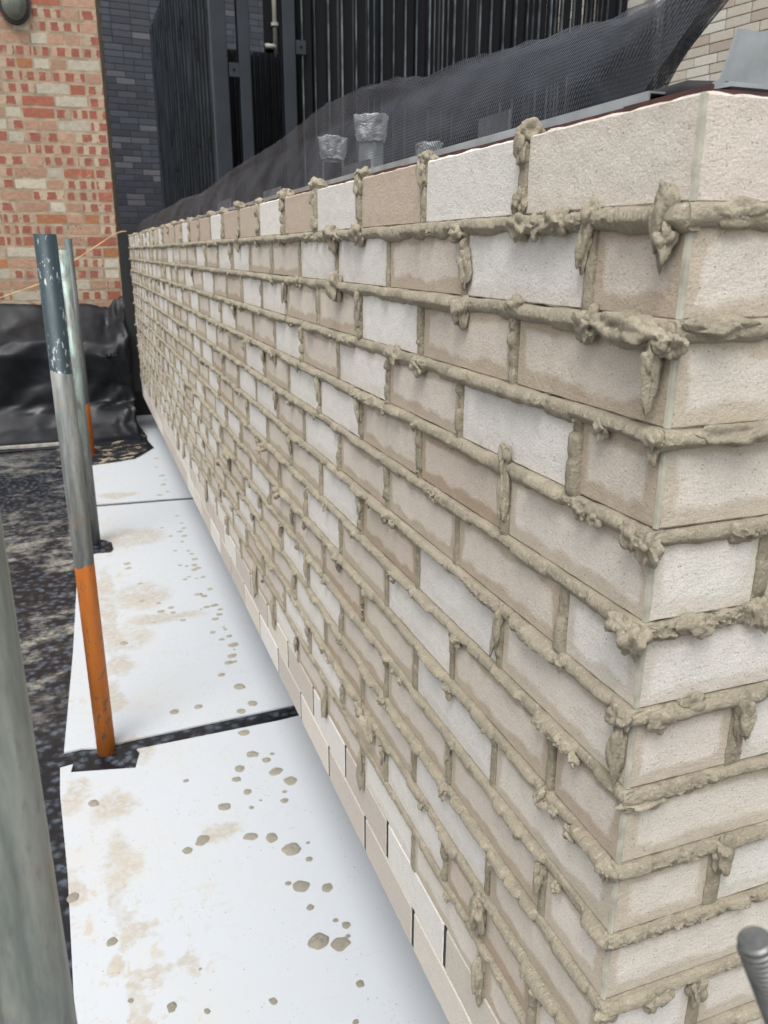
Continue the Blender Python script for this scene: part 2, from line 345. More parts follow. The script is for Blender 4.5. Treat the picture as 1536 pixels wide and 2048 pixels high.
def tag(o, label=None, cat=None, group=None, kind=None):
    if label: o['label'] = label
    if cat: o['category'] = cat
    if group: o['group'] = group
    if kind: o['kind'] = kind
    return o
def thing(name, label, cat, loc=(0, 0, 0), group=None):
    o = bpy.data.objects.new(name, None); SC.collection.objects.link(o); o.location = loc; o.empty_display_size = 0.1
    return tag(o, label, cat, group)

def frame_left(s, n, z): return (-n, s, z)            # face along +Y, looking towards -X
def frame_right(s, n, z): return (s, -n, z)           # face along +X, looking towards -Y
def brick(mb, F, s0, s1, z0, z1, T, tone, damp, nx=8, nz=4, rough=0.0012, bev=0.0018, seed=0.0):
    """one brick: a front of nx x nz cells with worn edges, and its sides"""
    L, H = s1 - s0, z1 - z0; vs = []; buv = []
    us = [0.0, bev / L] + [bev / L + (1 - 2 * bev / L) * i / nx for i in range(1, nx)] + [1 - bev / L, 1.0]
    ws = [0.0, bev / H] + [bev / H + (1 - 2 * bev / H) * i / nz for i in range(1, nz)] + [1 - bev / H, 1.0]
    for j, w_ in enumerate(ws):
        for i, u in enumerate(us):
            e = (i in (0, len(us) - 1)) or (j in (0, len(ws) - 1))
            s = s0 + u * L; z = z0 + w_ * H
            nv = noise.noise_vector(Vector((s * 55 + seed, z * 55, seed))) * rough
            if e:
                bite = noise.noise_vector(Vector((s * 120 + seed * 3, z * 120, seed))) * rough * 0.8; nv = nv * 1.25 + bite
                n = -bev + nv.x * 0.5
            else: n = nv.x * 0.35
            s2 = s + nv.y * (1.0 if e else 0.3); z2 = z + nv.z * (1.0 if e else 0.3)
            vs.append(F(s2, n, z2)); buv.append((s - (s0 + s1) / 2, z - (z0 + z1) / 2, seed))
    W = len(us); Hn = len(ws); fs = []
    flip = F is frame_left
    for j in range(Hn - 1):
        for i in range(W - 1):
            q = (j * W + i, j * W + i + 1, (j + 1) * W + i + 1, (j + 1) * W + i)
            fs.append(q[::-1] if flip else q)
    ring = [i for i in range(W)] + [j * W + W - 1 for j in range(1, Hn)] + [(Hn - 1) * W + i for i in range(W - 2, -1, -1)] + [j * W for j in range(Hn - 2, 0, -1)]
    k = len(vs)
    for r in ring:
        p = vs[r]; q = F(0, T, 0); q0 = F(0, 0, 0)
        vs.append((p[0] - q[0] + q0[0], p[1] - q[1] + q0[1], p[2])); buv.append(buv[r])
    m = len(ring)
    for a in range(m):
        b = (a + 1) % m; q = (ring[a], k + a, k + b, ring[b]); fs.append(q[::-1] if flip else q)
    bk = tuple(k + a for a in range(m)); fs.append(bk if flip else bk[::-1])
    mb.add(vs, fs, tone=tone, buv=buv, half=(L / 2, H / 2, damp))
# ================================================================== the setting
g = MB(); g.prism([(-40, -30), (40, -30), (40, 60), (-40, 60)], -0.3, -0.012)
tag(g.build('ground', M_CONC), kind='structure')
m = MB()
nx_, ny_ = 40, 90
vs = []; fs = []
for j in range(ny_ + 1):
    for i in range(nx_ + 1):
        x = -2.6 + 3.2 * i / nx_; y = -1.5 + 8.0 * j / ny_
        z = 0.013 + (0.008 * noise.noise(Vector((x * 3, y * 3, 1))) if x < -0.62 else 0.0)
        vs.append((x, y, z))
for j in range(ny_):
    for i in range(nx_):
        a = j * (nx_ + 1) + i; fs.append((a, a + 1, a + nx_ + 2, a + nx_ + 1))
m.add(vs, fs); tag(m.build('ground_membrane', M_MEMB, smooth=True), kind='structure')

# ================================================================== the new brick wall
TOPZ = 1.40; LEN = 5.76; RLEN = 0.95; NROW = 15
WH = (0.64, 0.625, 0.595); CR = (0.585, 0.545, 0.485); PK = (0.515, 0.455, 0.388); TN = (0.455, 0.378, 0.305); DRY = (0.50, 0.46, 0.41)
wall = thing('brick_wall', 'new pale brick wall with mortar squeezed out of every joint', 'wall', (0, 0, 0))
def zrow(k):      # bottom and top of course k, 1 at the top
    zt = TOPZ - (k - 1) * 0.075; zb = zt - 0.065
    if k == 14: zt = TOPZ - 12 * 0.075 - 0.065 - 0.0030
    if k == 15: zt = TOPZ - 13 * 0.075 - 0.065 - 0.0030
    return zb, zt
seen = {   # tones of the bricks nearest the corner, read course by course along the long face
 1: 'CWTWTWTTWTTWTT', 2: 'PWPWWPPWWPWP', 3: 'PPWPPWWTPWPW', 4: 'PWPWPWPPWWP', 5: 'CTPWWPWTPW', 6: 'WPPPWPWWPT', 7: 'CWTWPPWPTW',
 8: 'PPWPWPTPWW', 9: 'CWPTPPWPPW', 10: 'CPPPWWPWTP', 11: 'PWPTWPPWPP', 12: 'CTWPWWPTWW', 13: 'PCWPPWPPCW', 14: 'WDWDWDCDDWDD', 15: 'DCDDCDWCDDWD'}
def tone_of(ch):
    b = {'W': WH, 'C': CR, 'P': PK, 'T': TN, 'D': DRY}[ch]; j = random.uniform(0.965, 1.035)
    return tuple(x * j * random.uniform(0.99, 1.01) for x in b)
def joints_left(k):
    js = [0.0] + ([] if k % 2 else [0.1025])
    s = 0.215 if k % 2 else 0.3275
    while s < LEN - 0.03: js.append(s); s += 0.225
    return js
T = 0.030
bm_ = MB()
for k in range(1, NROW + 1):
    zb, zt = zrow(k)
    s = 0.0022; i = 0; first = 0.215 if k % 2 else 0.1025
    e = first
    while s < LEN:
        e = min(e, LEN); jit = random.uniform(-0.0012, 0.0012)
        code = seen[k][i] if i < len(seen[k]) else random.choice('WWWWCPPPPT' if k < 14 else 'WDDCD')
        damp = 0.0 if k > 13 else (random.uniform(0.75, 1.0) if code in 'PTC' else random.uniform(0.10, 0.30))
        if k == 1: damp *= 0.12
        if i == 0 and k > 1: damp = max(damp, 0.7)
        near = s < 1.3
        brick(bm_, frame_left, s + (0 if i == 0 else jit), e, zb, zt, T, tone_of(code), damp, 20 if near else 5, 7 if near else 3,
              0.0011 if k < 14 else 0.0006, seed=random.uniform(0, 9))
        s = e + (0.010 if k < 14 else 0.0095); e = s + 0.215; i += 1
        if LEN - s < 0.02: break
    # right return
    s = 0.0022; i = 0; e = 0.1025 if k % 2 else 0.215
    codes = {1: 'C', 2: 'CW', 3: 'CW', 4: 'CW', 5: 'WC', 6: 'WP', 7: 'CW', 8: 'CW', 9: 'CWC', 10: 'CC', 11: 'WCW', 12: 'CW'}.get(k, 'CW')
    while s < RLEN:
        e = min(e, RLEN); code = codes[i] if i < len(codes) else random.choice('WCP')
        damp = random.uniform(0.55, 0.9) if k > 1 else 0.06
        if code == 'W': damp = random.uniform(0.35, 0.5)
        if k > 13: damp = 0
        brick(bm_, frame_right, s, e, zb, zt, T, tuple(x * 1.03 for x in tone_of(code)), damp, 20 if s < .3 else 5, 7 if s < .3 else 3, 0.0011, seed=random.uniform(0, 9))
        s = e + 0.010; e = s + 0.215; i += 1
        if RLEN - s < 0.02: break
bm_.build('brickwork', M_BRICK, wall, smooth=False)
djs = MB()  # dark strips standing in for the shade inside the open dry joints
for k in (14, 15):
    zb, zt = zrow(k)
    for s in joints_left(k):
        if s > 0: djs.box(0.0012, T - 0.005, s + 0.0004, s + 0.0092, zb + 0.002, zt - 0.002)
djs.build('dry_joint_shade', M_BLACK, wall)
core = MB(); core.box(T - 0.004, 0.16, T - 0.004, LEN - 0.01, 0.30, TOPZ - 0.012); core.box(0.161, RLEN, T - 0.004, 0.16, 0.30, TOPZ - 0.012)
core.build('backing_board', M_CORE, wall)
gl = MB()
for k in range(1, NROW + 1):
    zb, zt = zrow(k); n = 9; vs = []
    for j in range(n + 1):
        z = zb + 0.001 + (zt - zb - 0.002) * j / n
        w1 = 0.0030 + 0.0010 * noise.noise(Vector((k * 3.1, z * 60, 0))); w2 = 0.0030 + 0.0012 * noise.noise(Vector((k * 5.1, z * 60, 4)))
        b_ = 0.0004
        vs += [(-0.0006, w1, z), (b_, b_, z), (w2, -0.0006, z), (0.012, 0.012, z)]
    fs = []
    for j in range(n):
        for q in range(4): fs.append((j * 4 + q, j * 4 + (q + 1) % 4, (j + 1) * 4 + (q + 1) % 4, (j + 1) * 4 + q))
    fs += [(0, 3, 2, 1), (n * 4, n * 4 + 1, n * 4 + 2, n * 4 + 3)]
    gl.add(vs, fs)
gl.build('corner_joint', M_GLUE, wall, smooth=False)

# ---------------------------------------------------- squeezed mortar
def fnoise(x, y=0.0, z=0.0): return noise.noise(Vector((x, y, z)))
# cross-sections from the upper brick down: rounded back and sliced lower face (A), plain round (B), flat upright (F)
PROF_A = [(0, 0.0), (0.42, 0.0), (0.66, 0.06), (0.82, 0.16), (0.92, 0.28), (0.98, 0.40), (1.0, 0.50), (0.97, 0.56), (0.80, 0.66), (0.62, 0.78), (0.44, 0.90), (0.22, 1.0), (0, 1.02)]
PROF_B = [(0, 0.0), (0.34, 0.02), (0.58, 0.08), (0.77, 0.17), (0.90, 0.28), (0.98, 0.40), (1.0, 0.52), (0.98, 0.64), (0.90, 0.75), (0.76, 0.86), (0.55, 0.94), (0.28, 1.0), (0, 1.0)]
PROF_F = [(0, 0.0), (0.35, 0.01), (0.62, 0.07), (0.80, 0.16), (0.92, 0.27), (1.0, 0.40), (1.0, 0.52), (0.95, 0.64), (0.86, 0.75), (0.72, 0.86), (0.52, 0.94), (0.3, 0.99), (0, 1.0)]
def sweep(mb, F, axis, a0, a1, c, step, seed, pro=(0.007, 0.012), hgt=(0.0135, 0.0185), seglen=(0.018, 0.07), torn=0.35, off=0.0, taper=True, sag=0.6, flat=False):
    """mortar pressed out of a joint: a run of soft lobes with creases between them, torn here and there.
    axis 'h': along the wall at height c (the under edge of the brick above); axis 'v': up a vertical joint centred on s = c"""
    segs = []; a = a0
    while a < a1:
        l = random.uniform(*seglen) * (1 if random.random() > 0.25 else 0.45); segs.append((a, min(a + l, a1), random.uniform(*pro) * (0.55 if random.random() < 0.14 else 1.0), random.uniform(*hgt), random.uniform(-1, 1), random.random() < torn * 0.55)); a += l
    nstep = max(3, int((a1 - a0) / step)); prof = 13; vs = []; si = 0
    for i in range(nstep + 1):
        p = a0 + (a1 - a0) * i / nstep
        while si < len(segs) - 1 and p > segs[si][1]: si += 1
        s0, s1, pr, hg, tw, tr = segs[si]; u = (p - s0) / max(1e-6, s1 - s0); edge = min(u, 1 - u) * (s1 - s0)
        pin = 1 - (0.42 + 0.2 * tw) * math.exp(-(edge / 0.0026) ** 1.5) ; low = fnoise(p * 22, seed) ; mid = fnoise(p * 70, seed, 3)
        P = pr * pin * (1 + 0.16 * low + 0.10 * mid); H = hg * (1 + 0.14 * low + 0.06 * mid) * (0.90 + 0.10 * pin)
        if taper:
            te = min(p - a0, a1 - p); tf = min(1, 0.25 + te / 0.012); P *= tf; H *= 0.6 + 0.4 * tf
        R_ = max(0.0, fnoise(p * 9, seed, 7) - (0.50 - torn)) * 1.6; R_ = min(1.0, R_ + (0.55 if tr else 0)); crack = 0.0026 * max(0.0, fnoise(p * 16, seed, 31) + 0.05) if axis == 'h' else 0.0; shift = 0.0018 * fnoise(p * 13, seed, 41)
        for j in range(prof):
            if flat or axis == 'v': n_, z_ = PROF_F[j]
            else:
                cut = min(1.0, 0.72 + 0.45 * tw); a_, b_ = PROF_A[j], PROF_B[j]; n_ = a_[0] * cut + b_[0] * (1 - cut); z_ = a_[1] * cut + b_[1] * (1 - cut)
            q = fnoise(p * 210 + seed, j * 0.75, seed); q2 = fnoise(p * 480, j * 1.7, seed + 4)
            ridge = abs(fnoise(p * 150, j * 1.1 + seed, 9.0))
            dn = 0.0006 * q + 0.0003 * q2 + R_ * (0.0050 * (ridge - 0.25) + 0.0030 * q2)
            nn = max(-0.004 if j in (0, prof - 1) else -0.001, P * n_ + dn * (0.3 + n_))
            if j in (0, prof - 1): nn = -0.006
            dz = R_ * 0.0035 * fnoise(p * 120, j * 0.9, seed + 12) + 0.0006 * fnoise(p * 60, j * .3, seed + 8)
            if axis == 'h': vs.append(F(p, nn, c + 0.0006 - crack * (1 - z_) - z_ * H + dz + shift * n_ - sag * 0.001 * n_))
            else: vs.append(F(c + off + (z_ - 0.5) * H + dz, nn, p))
    fs = [(i * prof + j, i * prof + j + 1, (i + 1) * prof + j + 1, (i + 1) * prof + j) for i in range(nstep) for j in range(prof - 1)]
    if (F is frame_left) != (axis == 'v'): fs = [q[::-1] for q in fs]
    fs += [tuple(range(prof)), tuple(nstep * prof + j for j in range(prof))[::-1]]
    mb.add(vs, fs)

import bmesh
def ico(sub):
    b = bmesh.new(); bmesh.ops.create_icosphere(b, subdivisions=sub, radius=1.0)
    v = [tuple(x.co) for x in b.verts]; f = [tuple(q.index for q in p.verts) for p in b.faces]; b.free(); return v, f
ICO = {k: ico(k) for k in (2, 3, 4)}
def blob(mb, F, s, z, n, rs, rz, rn, seed, sub=3, rough=0.45, droop=0.0, lean=0.0):
    """a torn lump of mortar; droop stretches its lower half downwards"""
    v0, f0 = ICO[sub]; vs = []; rot = Matrix.Rotation(seed * 1.7, 3, 'X') @ Matrix.Rotation(seed * 2.9, 3, 'Y') @ Matrix.Rotation(seed * 0.7, 3, 'Z')
    for x, y, zz in v0:
        w_ = rot @ Vector((x, y, zz)); a_, b_, c_ = w_.x * 0.55, w_.y * 1.5, w_.z * 1.5
        d = fnoise(x * 1.2 + seed, y * 1.2, zz * 1.2) * 0.62 + fnoise(a_ * 1.7 + seed, b_ * 1.7, c_ * 1.7) * 0.36
        pit = max(0.0, fnoise(x * 1.9 + seed, y * 1.9 + 5, zz * 1.9) - 0.12)
        d += rough * (0.26 * fnoise(a_ * 3.4, b_ * 3.4 + seed, c_ * 3.4) + 0.14 * fnoise(x * 11, y * 11 + seed, zz * 11)) - pit * 2.4 * max(0.0, rough - 0.22)
        k = 1 + d
        X, Y, Z = x * k, y * k, zz * k
        if Z < 0 and droop: Z *= 1 + droop; X *= 1 - 0.30 * min(1, -zz) ; Y *= 1 - 0.25 * min(1, -zz)
        vs.append(F(s + X * rs + lean * Z * rz, n + Y * rn, z + Z * rz))
    fs = f0 if F is frame_right else [q[::-1] for q in f0]
    # frame_right keeps handedness (s, -n, z) mirrored once; orientation is irrelevant to shading of closed lumps
    mb.add(vs, fs)
def stepat(s): return 0.0024 if s < 0.7 else (0.004 if s < 1.5 else (0.008 if s < 3 else 0.014))
bed = MB()
ZB = lambda k: zrow(k)[0]
for k in range(1, 13):
    s = -0.003
    for s_end in (0.35, 0.7, 1.1, 1.6, 2.4, 3.6, LEN):
        st = stepat(s); far = s > 2.0
        sweep(bed, frame_left, 'h', s, s_end + 0.004, ZB(k), st, k * 7.3 + s, pro=(0.0058, 0.0130) if k < 12 else (0.004, 0.008), hgt=(0.0125, 0.0182) if k < 12 else (0.011, 0.0135),
              seglen=(0.022, 0.078), torn=0.13 if k != 2 else 0.22, taper=False)
        s = s_end
    s = -0.004
    for s_end in (0.16, 0.34, RLEN):
        sweep(bed, frame_right, 'h', s, s_end + 0.004, ZB(k), 0.0024 if s < .3 else 0.01, k * 5.1 + s + 40, pro=(0.005, 0.010), hgt=(0.0140, 0.0180), seglen=(0.03, 0.12), torn=0.30, taper=False)
        s = s_end
bed.build('bed_joint_mortar', M_MORTAR, wall, smooth=52)
perp = MB(); lump = MB()
for k in range(1, 14):
    zb, zt = zrow(k)
    for s in joints_left(k):
        if s == 0.0 : continue
        c = s + 0.005; z0 = zb - 0.002; z1 = zt - 0.001 if k > 1 else zt
        pr = random.choice([(0.001, 0.005), (0.003, 0.0085), (0.004, 0.0095)]); hg = (0.0095, 0.0135) if random.random() < 0.7 else (0.012, 0.0175)
        st = 0.0028 if s < 1.2 else (0.005 if s < 2.5 else 0.012)
        sweep(perp, frame_left, 'v', z0, z1, c, st, k * 3.7 + s * 5, pro=pr, hgt=hg, seglen=(0.012, 0.045), torn=0.22, off=random.uniform(-0.001, 0.003), taper=False, flat=True)
        sub = 4 if s < 0.7 else (3 if s < 1.8 else 2)
        if k == 1:   # mortar curls over the top edge
            big = random.uniform(0.8, 1.35)
            blob(lump, frame_left, c, zt + 0.005 * big, -0.004, 0.0085 * big, 0.0085 * big, 0.012 * big, random.uniform(0, 99), sub, 0.15)
            if random.random() < 0.6: blob(lump, frame_left, c + random.uniform(-.002, .002), zt - 0.012, 0.004, 0.007, 0.014, 0.006, random.uniform(0, 99), sub, 0.3)
            if random.random() < 0.5: blob(lump, frame_left, c, zb + 0.012, 0.004, 0.006, 0.012, 0.006, random.uniform(0, 99), sub, 0.5)
        r = random.random()
        if k < 13 and r < 0.34:      # torn lump where the upright meets the bed below
            z = random.uniform(0.75, 1.2)
            blob(lump, frame_left, c + random.uniform(-.004, .004), zb - 0.008, 0.006, 0.0095 * z, 0.0095 * z, 0.0085 * z, random.uniform(0, 99), sub, 0.55, droop=random.choice([0, 0, .5, 1.0]))
        if k > 1 and r > 0.52 and random.random() < 0.55:       # tongue hanging from the bed above, down the upright
            h = random.uniform(0.010, 0.026)
            blob(lump, frame_left, c + random.uniform(-.003, .003), zt - 0.008 - h * 0.5, 0.006, 0.0058, h, 0.0052, random.uniform(0, 99), sub, 0.2, droop=0.3, lean=random.uniform(-.2, .2))
        if k == 13 and random.random() < 0.62:  # long fat tongue left hanging over the dry courses
            h = random.uniform(0.030, 0.046)
            blob(lump, frame_left, c, (zb + zt) / 2 - 0.012, 0.007, 0.0072, h, 0.0065, random.uniform(0, 99), sub, 0.18)
    for s in ([0.1025, 0.3275, 0.5525] if k % 2 else [0.215, 0.44, 0.665]):
        sweep(perp, frame_right, 'v', zb - 0.002, zt - 0.001, s + 0.005, 0.0028, k * 9.7 + s * 5 + 30, pro=(0.001, 0.005), hgt=(0.013, 0.018), seglen=(0.01, 0.04), torn=0.35, taper=False, flat=True)
# extra small lumps and nubs scattered along the beds
for i in range(130):
    k = random.randint(1, 12); s = 0.06 + 5.6 * random.random() ** 1.7; sub = 4 if s < .6 else (3 if s < 1.5 else 2)
    z = random.uniform(0.35, 0.8)
    blob(lump, frame_left, s, ZB(k) - 0.009 - random.uniform(0, .003), 0.007, 0.0105 * z, 0.0085 * z, 0.0075 * z, random.uniform(0, 99), sub, random.choice([0.15, 0.5, 0.7]), droop=random.choice([0, 0, 0.7]))
# the lumps one can point at in the photograph: (face, along, course, dz, out, r_along, r_up, r_out, rough, droop, lean)
hero = [
 ('L', 0.018, 1, -0.006, 0.010, 0.0075, 0.018, 0.010, 0.25, 0.9, 0.0), ('L', 0.010, 1, -0.024, 0.013, 0.006, 0.010, 0.008, 0.7, 0.4, 0.0),
 ('L', 0.105, 1, -0.005, 0.007, 0.008, 0.012, 0.008, 0.6, 0.2, 0.0), ('L', 0.215, 1, -0.010, 0.008, 0.013, 0.010, 0.009, 0.7, 0.3, 0.0), ('L', 0.185, 1, -0.010, 0.009, 0.011, 0.008, 0.009, 0.5, 0.2, 0.0), ('L', 0.155, 1, -0.008, 0.009, 0.014, 0.010, 0.010, 0.08, 0.0, 0.0),
 ('L', 0.030, 2, -0.010, 0.013, 0.018, 0.011, 0.012, 0.3, 0.0, 0.1), ('L', 0.060, 2, -0.008, 0.010, 0.020, 0.0105, 0.010, 0.12, 0.0, 0.0), ('L', 0.095, 2, -0.010, 0.010, 0.014, 0.012, 0.010, 0.8, 0.3, 0.0), ('L', 0.013, 2, -0.030, 0.012, 0.0065, 0.020, 0.008, 0.25, 0.8, 0.0),
 ('L', 0.003, 2, -0.014, 0.008, 0.013, 0.009, 0.010, 0.7, 0.2, 0.0), ('R', 0.028, 2, -0.003, 0.006, 0.024, 0.009, 0.008, 0.7, 0.0, 0.0), ('R', 0.040, 1, -0.007, 0.004, 0.022, 0.009, 0.006, 0.5, 0.0, 0.0),
 ('L', 0.006, 3, -0.010, 0.007, 0.010, 0.009, 0.008, 0.8, 0.8, 0.0), ('R', 0.060, 3, -0.006, 0.007, 0.034, 0.0085, 0.010, 0.15, 0.0, 0.0),
 ('L', 0.001, 4, -0.012, 0.006, 0.013, 0.011, 0.010, 0.7, 0.5, 0.0), ('L', 0.014, 4, -0.009, 0.009, 0.010, 0.010, 0.008, 0.5, 0.2, 0.0),
 ('L', 0.003, 5, -0.013, 0.008, 0.013, 0.011, 0.011, 0.6, 0.4, 0.0), ('L', 0.022, 5, -0.009, 0.010, 0.014, 0.0095, 0.009, 0.15, 0.0, 0.0), ('R', 0.045, 5, -0.006, 0.006, 0.017, 0.009, 0.007, 0.7, 0.0, 0.0), ('R', 0.108, 5, -0.004, 0.007, 0.012, 0.013, 0.009, 0.9, 0.2, 0.0),
 ('L', 0.010, 6, -0.010, 0.009, 0.011, 0.010, 0.009, 0.6, 0.0, 0.0), ('L', 0.010, 6, -0.034, 0.008, 0.0075, 0.021, 0.008, 0.35, 0.7, 0.0), ('R', 0.022, 6, -0.011, 0.006, 0.012, 0.011, 0.008, 0.3, 0.0, 0.0), ('R', 0.052, 6, -0.002, 0.005, 0.013, 0.008, 0.006, 0.95, 0.0, 0.0),
 ('R', 0.108, 6, -0.024, 0.007, 0.009, 0.023, 0.009, 0.95, 0.1, -0.15), ('R', 0.020, 7, -0.016, 0.004, 0.022, 0.006, 0.006, 0.1, 0.0, 0.15),
 ('L', 0.006, 8, -0.010, 0.008, 0.009, 0.009, 0.008, 0.8, 0.3, 0.0), ('R', 0.108, 8, -0.014, 0.007, 0.010, 0.019, 0.009, 0.85, 0.5, -0.1), ('R', 0.003, 10, -0.010, 0.005, 0.012, 0.008, 0.007, 0.6, 0.3, 0.0), ('R', 0.050, 10, -0.014, 0.006, 0.008, 0.009, 0.007, 0.4, 0.6, 0.0),
 ('R', 0.105, 10, -0.022, 0.006, 0.008, 0.014, 0.008, 0.9, 0.2, 0.0), ('R', 0.062, 10, -0.012, 0.006, 0.012, 0.009, 0.007, 0.6, 0.2, 0.0),
 ('L', 0.3275, 1, -0.040, 0.006, 0.010, 0.012, 0.006, 0.10, 1.5, 0.25), ('L', 0.345, 1, -0.012, 0.008, 0.012, 0.008, 0.008, 0.2, 0.0, 0.0), ('L', 0.665, 1, -0.008, 0.010, 0.020, 0.012, 0.011, 0.3, 0.3, 0.0), ('L', 0.78, 1, -0.008, 0.012, 0.015, 0.014, 0.013, 0.4, 0.3, 0.0),
 ('L', 0.77, 2, -0.004, 0.012, 0.018, 0.017, 0.013, 0.5, 0.4, 0.0), ('L', 0.33, 2, -0.014, 0.009, 0.013, 0.012, 0.009, 0.4, 0.5, 0.0), ('L', 0.215, 2, -0.003, 0.006, 0.012, 0.009, 0.008, 0.15, 0.0, 0.0),
 ('L', 0.44, 3, -0.010, 0.008, 0.012, 0.010, 0.009, 0.2, 0.0, 0.0), ('L', 0.52, 3, -0.006, 0.009, 0.011, 0.012, 0.009, 0.1, 0.0, 0.3), ('L', 0.222, 4, 0.004, 0.007, 0.007, 0.013, 0.008, 0.9, 0.4, 0.0),
 ('L', 0.225, 11, -0.030, 0.012, 0.012, 0.024, 0.012, 0.5, 0.3, 0.0), ('L', 0.62, 11, -0.020, 0.010, 0.010, 0.020, 0.012, 0.6, 0.3, 0.4), ('L', 0.66, 11, -0.012, 0.010, 0.016, 0.010, 0.010, 0.4, 0.2, 0.0),
 ('L', 1.34, 7, -0.010, 0.016, 0.010, 0.008, 0.020, 0.3, 0.0, 0.0), ('L', 1.22, 8, -0.010, 0.014, 0.010, 0.010, 0.016, 0.3, 0.0, 0.0), ('L', 1.9, 9, -0.006, 0.012, 0.012, 0.018, 0.014, 0.5, 0.0, 0.5)]
for i, (fc, s, k, dz, n, rs, rz, rn, rough, droop, lean) in enumerate(hero):
    blob(lump, frame_left if fc == 'L' else frame_right, s, ZB(k) + dz, n * 0.75, rs * 1.05, rz, rn * 0.9, 200 + i * 3.3, 4, min(0.5, rough * 0.62), droop * 0.8, lean)
perp.build('upright_joint_mortar', M_SMEAR, wall, smooth=52)
lump.build('torn_mortar_lumps', M_MORTAR, wall, smooth=48)
# steel edge and red strip along the top, sheet of the return
st = MB(); st.box(0.033, 0.0345, 0.10, LEN - 0.03, TOPZ - 0.02, TOPZ + 0.0180); st.box(0.0345, 0.07, 0.10, LEN - 0.03, TOPZ + 0.0165, TOPZ + 0.0180)
st.build('steel_edge', M_GALV, wall)
dp = MB()
for a in range(60):
    y0, y1 = 0.03 + a * 0.095, 0.03 + a * 0.095 + 0.095
    if y1 > LEN - .03: break
    dp.box(0.0295, 0.0325, y0, y1, TOPZ - 0.02, TOPZ + 0.0100 + 0.0016 * fnoise(y0 * 9))
dp.box(0.034, RLEN, 0.0295, 0.0325, TOPZ - 0.02, TOPZ + 0.008)
dp.build('sealing_strip', M_DPC, wall)
pl = MB(); pl.box(0.19, 0.24, 0.19, LEN, 0.003, 0.31); pl.box(0.24, RLEN, 0.19, 0.24, 0.003, 0.31)
pl.build('recessed_plinth', M_BLACK, wall)
bs = MB(); bs.box(0.031, 0.24, 0.031, LEN, 0.3105, 0.318); bs.box(0.241, RLEN, 0.031, 0.24, 0.3105, 0.318)
bs.build('support_angle', M_GALV, wall)

# end panel, dark, closing the far end of the wall
ep = MB(); ep.box(-0.068, 0.30, 5.80, 5.825, 0.31, 1.452)
tag(ep.build('end_panel', M_BLACK, base=(0, 5.8, 0.31)), 'matt black board closing the far end of the pale brick wall', 'panel')

b = MB(); b.box(-0.05, 0.30, 6.405, 6.45, 0.0, 0.60)  # black sheet put in for the dark of the void past the boards
tag(b.build('void_shade_sheet', M_BLACK, base=(0, 6.4, 0)), 'black sheet standing in for the dark void beyond the farthest white board', 'panel')
# steel sheet on the return
sh = MB()
prof = [(0.052, TOPZ + 0.0165), (0.050, TOPZ + 0.050), (0.0525, TOPZ + 0.050), (0.0545, TOPZ + 0.019), (0.075, TOPZ + 0.017), (0.075, TOPZ + 0.014), (0.040, TOPZ + 0.0125), (0.040, TOPZ + 0.0155)]
x0, x1 = 0.055, 0.93; n = len(prof)
sh.add([(x0 + (p[1] - TOPZ - .0125) * 0.25, p[0], p[1]) for p in prof] + [(x1, p[0], p[1]) for p in prof], [tuple(range(n))[::-1], tuple(range(n, 2 * n))] + [(i, (i + 1) % n, n + (i + 1) % n, n + i) for i in range(n)])
tag(sh.build('steel_tray', M_GALV, base=(0.06, 0.05, TOPZ + .0125)), 'galvanised steel tray lying along the top of the wall return', 'steel tray')
rl = MB(); rl.tube([(0.050, 0.20, TOPZ + 0.012), (0.052, 0.14, TOPZ + 0.016), (0.056, 0.085, TOPZ + 0.016), (0.062, 0.052, TOPZ + 0.013)], [0.003, 0.006, 0.008, 0.005], 14)
tag(rl.build('membrane_roll', M_BLACK, smooth=True, base=(0.055, 0.1, TOPZ)), 'rolled black membrane end on the wall top beside the steel tray', 'membrane')
# ================================================================== boards and what lies on them
def board(poly, label, z0=0.0136, z1=0.020):
    b = MB(); b.prism(poly, z0, z1); cx = sum(p[0] for p in poly) / len(poly); cy = sum(p[1] for p in poly) / len(poly)
    o = b.build('white_board', M_BOARD)
    bv = o.modifiers.new('bevel', 'BEVEL'); bv.width = 0.0008; bv.segments = 2; bv.limit_method = 'ANGLE'
    return tag(o, label, 'board', 'white boards laid along the foot of the wall')
board([(-0.515, -0.62), (0.175, -0.60), (0.175, 1.560), (0.042, 1.548), (-0.356, 1.542), (-0.349, 1.524), (-0.365, 1.457), (-0.523, 1.494), (-0.518, 1.529), (-0.550, 1.524), (-0.548, 1.405), (-0.529, 1.111), (-0.515, 0.729)],
      'nearest white board on the ground, notched around the orange footed pole')
board([(-0.541, 1.594), (-0.493, 1.597), (-0.453, 1.584), (-0.401, 1.588), (-0.381, 1.593), (0.057, 1.615), (0.175, 1.622), (0.175, 3.838), (0.006, 3.853), (-0.383, 3.877), (-0.50, 3.882), (-0.502, 2.869), (-0.518, 2.188)],
      'muddy white board between the wide black gap and the thin gap')
board([(-0.50, 3.935), (-0.388, 3.925), (0.006, 3.899), (0.175, 3.885), (0.175, 6.39), (-0.50, 6.40)],
      'farthest white board, partly under the black flap of polythene')
patch = MB(); patch.prism([(-0.47, 3.31), (-0.39, 3.315), (-0.35, 3.262), (-0.346, 3.17), (-0.358, 3.138), (-0.41, 3.145), (-0.47, 3.14)], 0.0205, 0.0255)
tag(patch.build('membrane_patch', M_MEMB, base=(-0.4, 3.2, 0.02)), 'small scrap of black dimpled membrane at the foot of the middle pole', 'membrane')

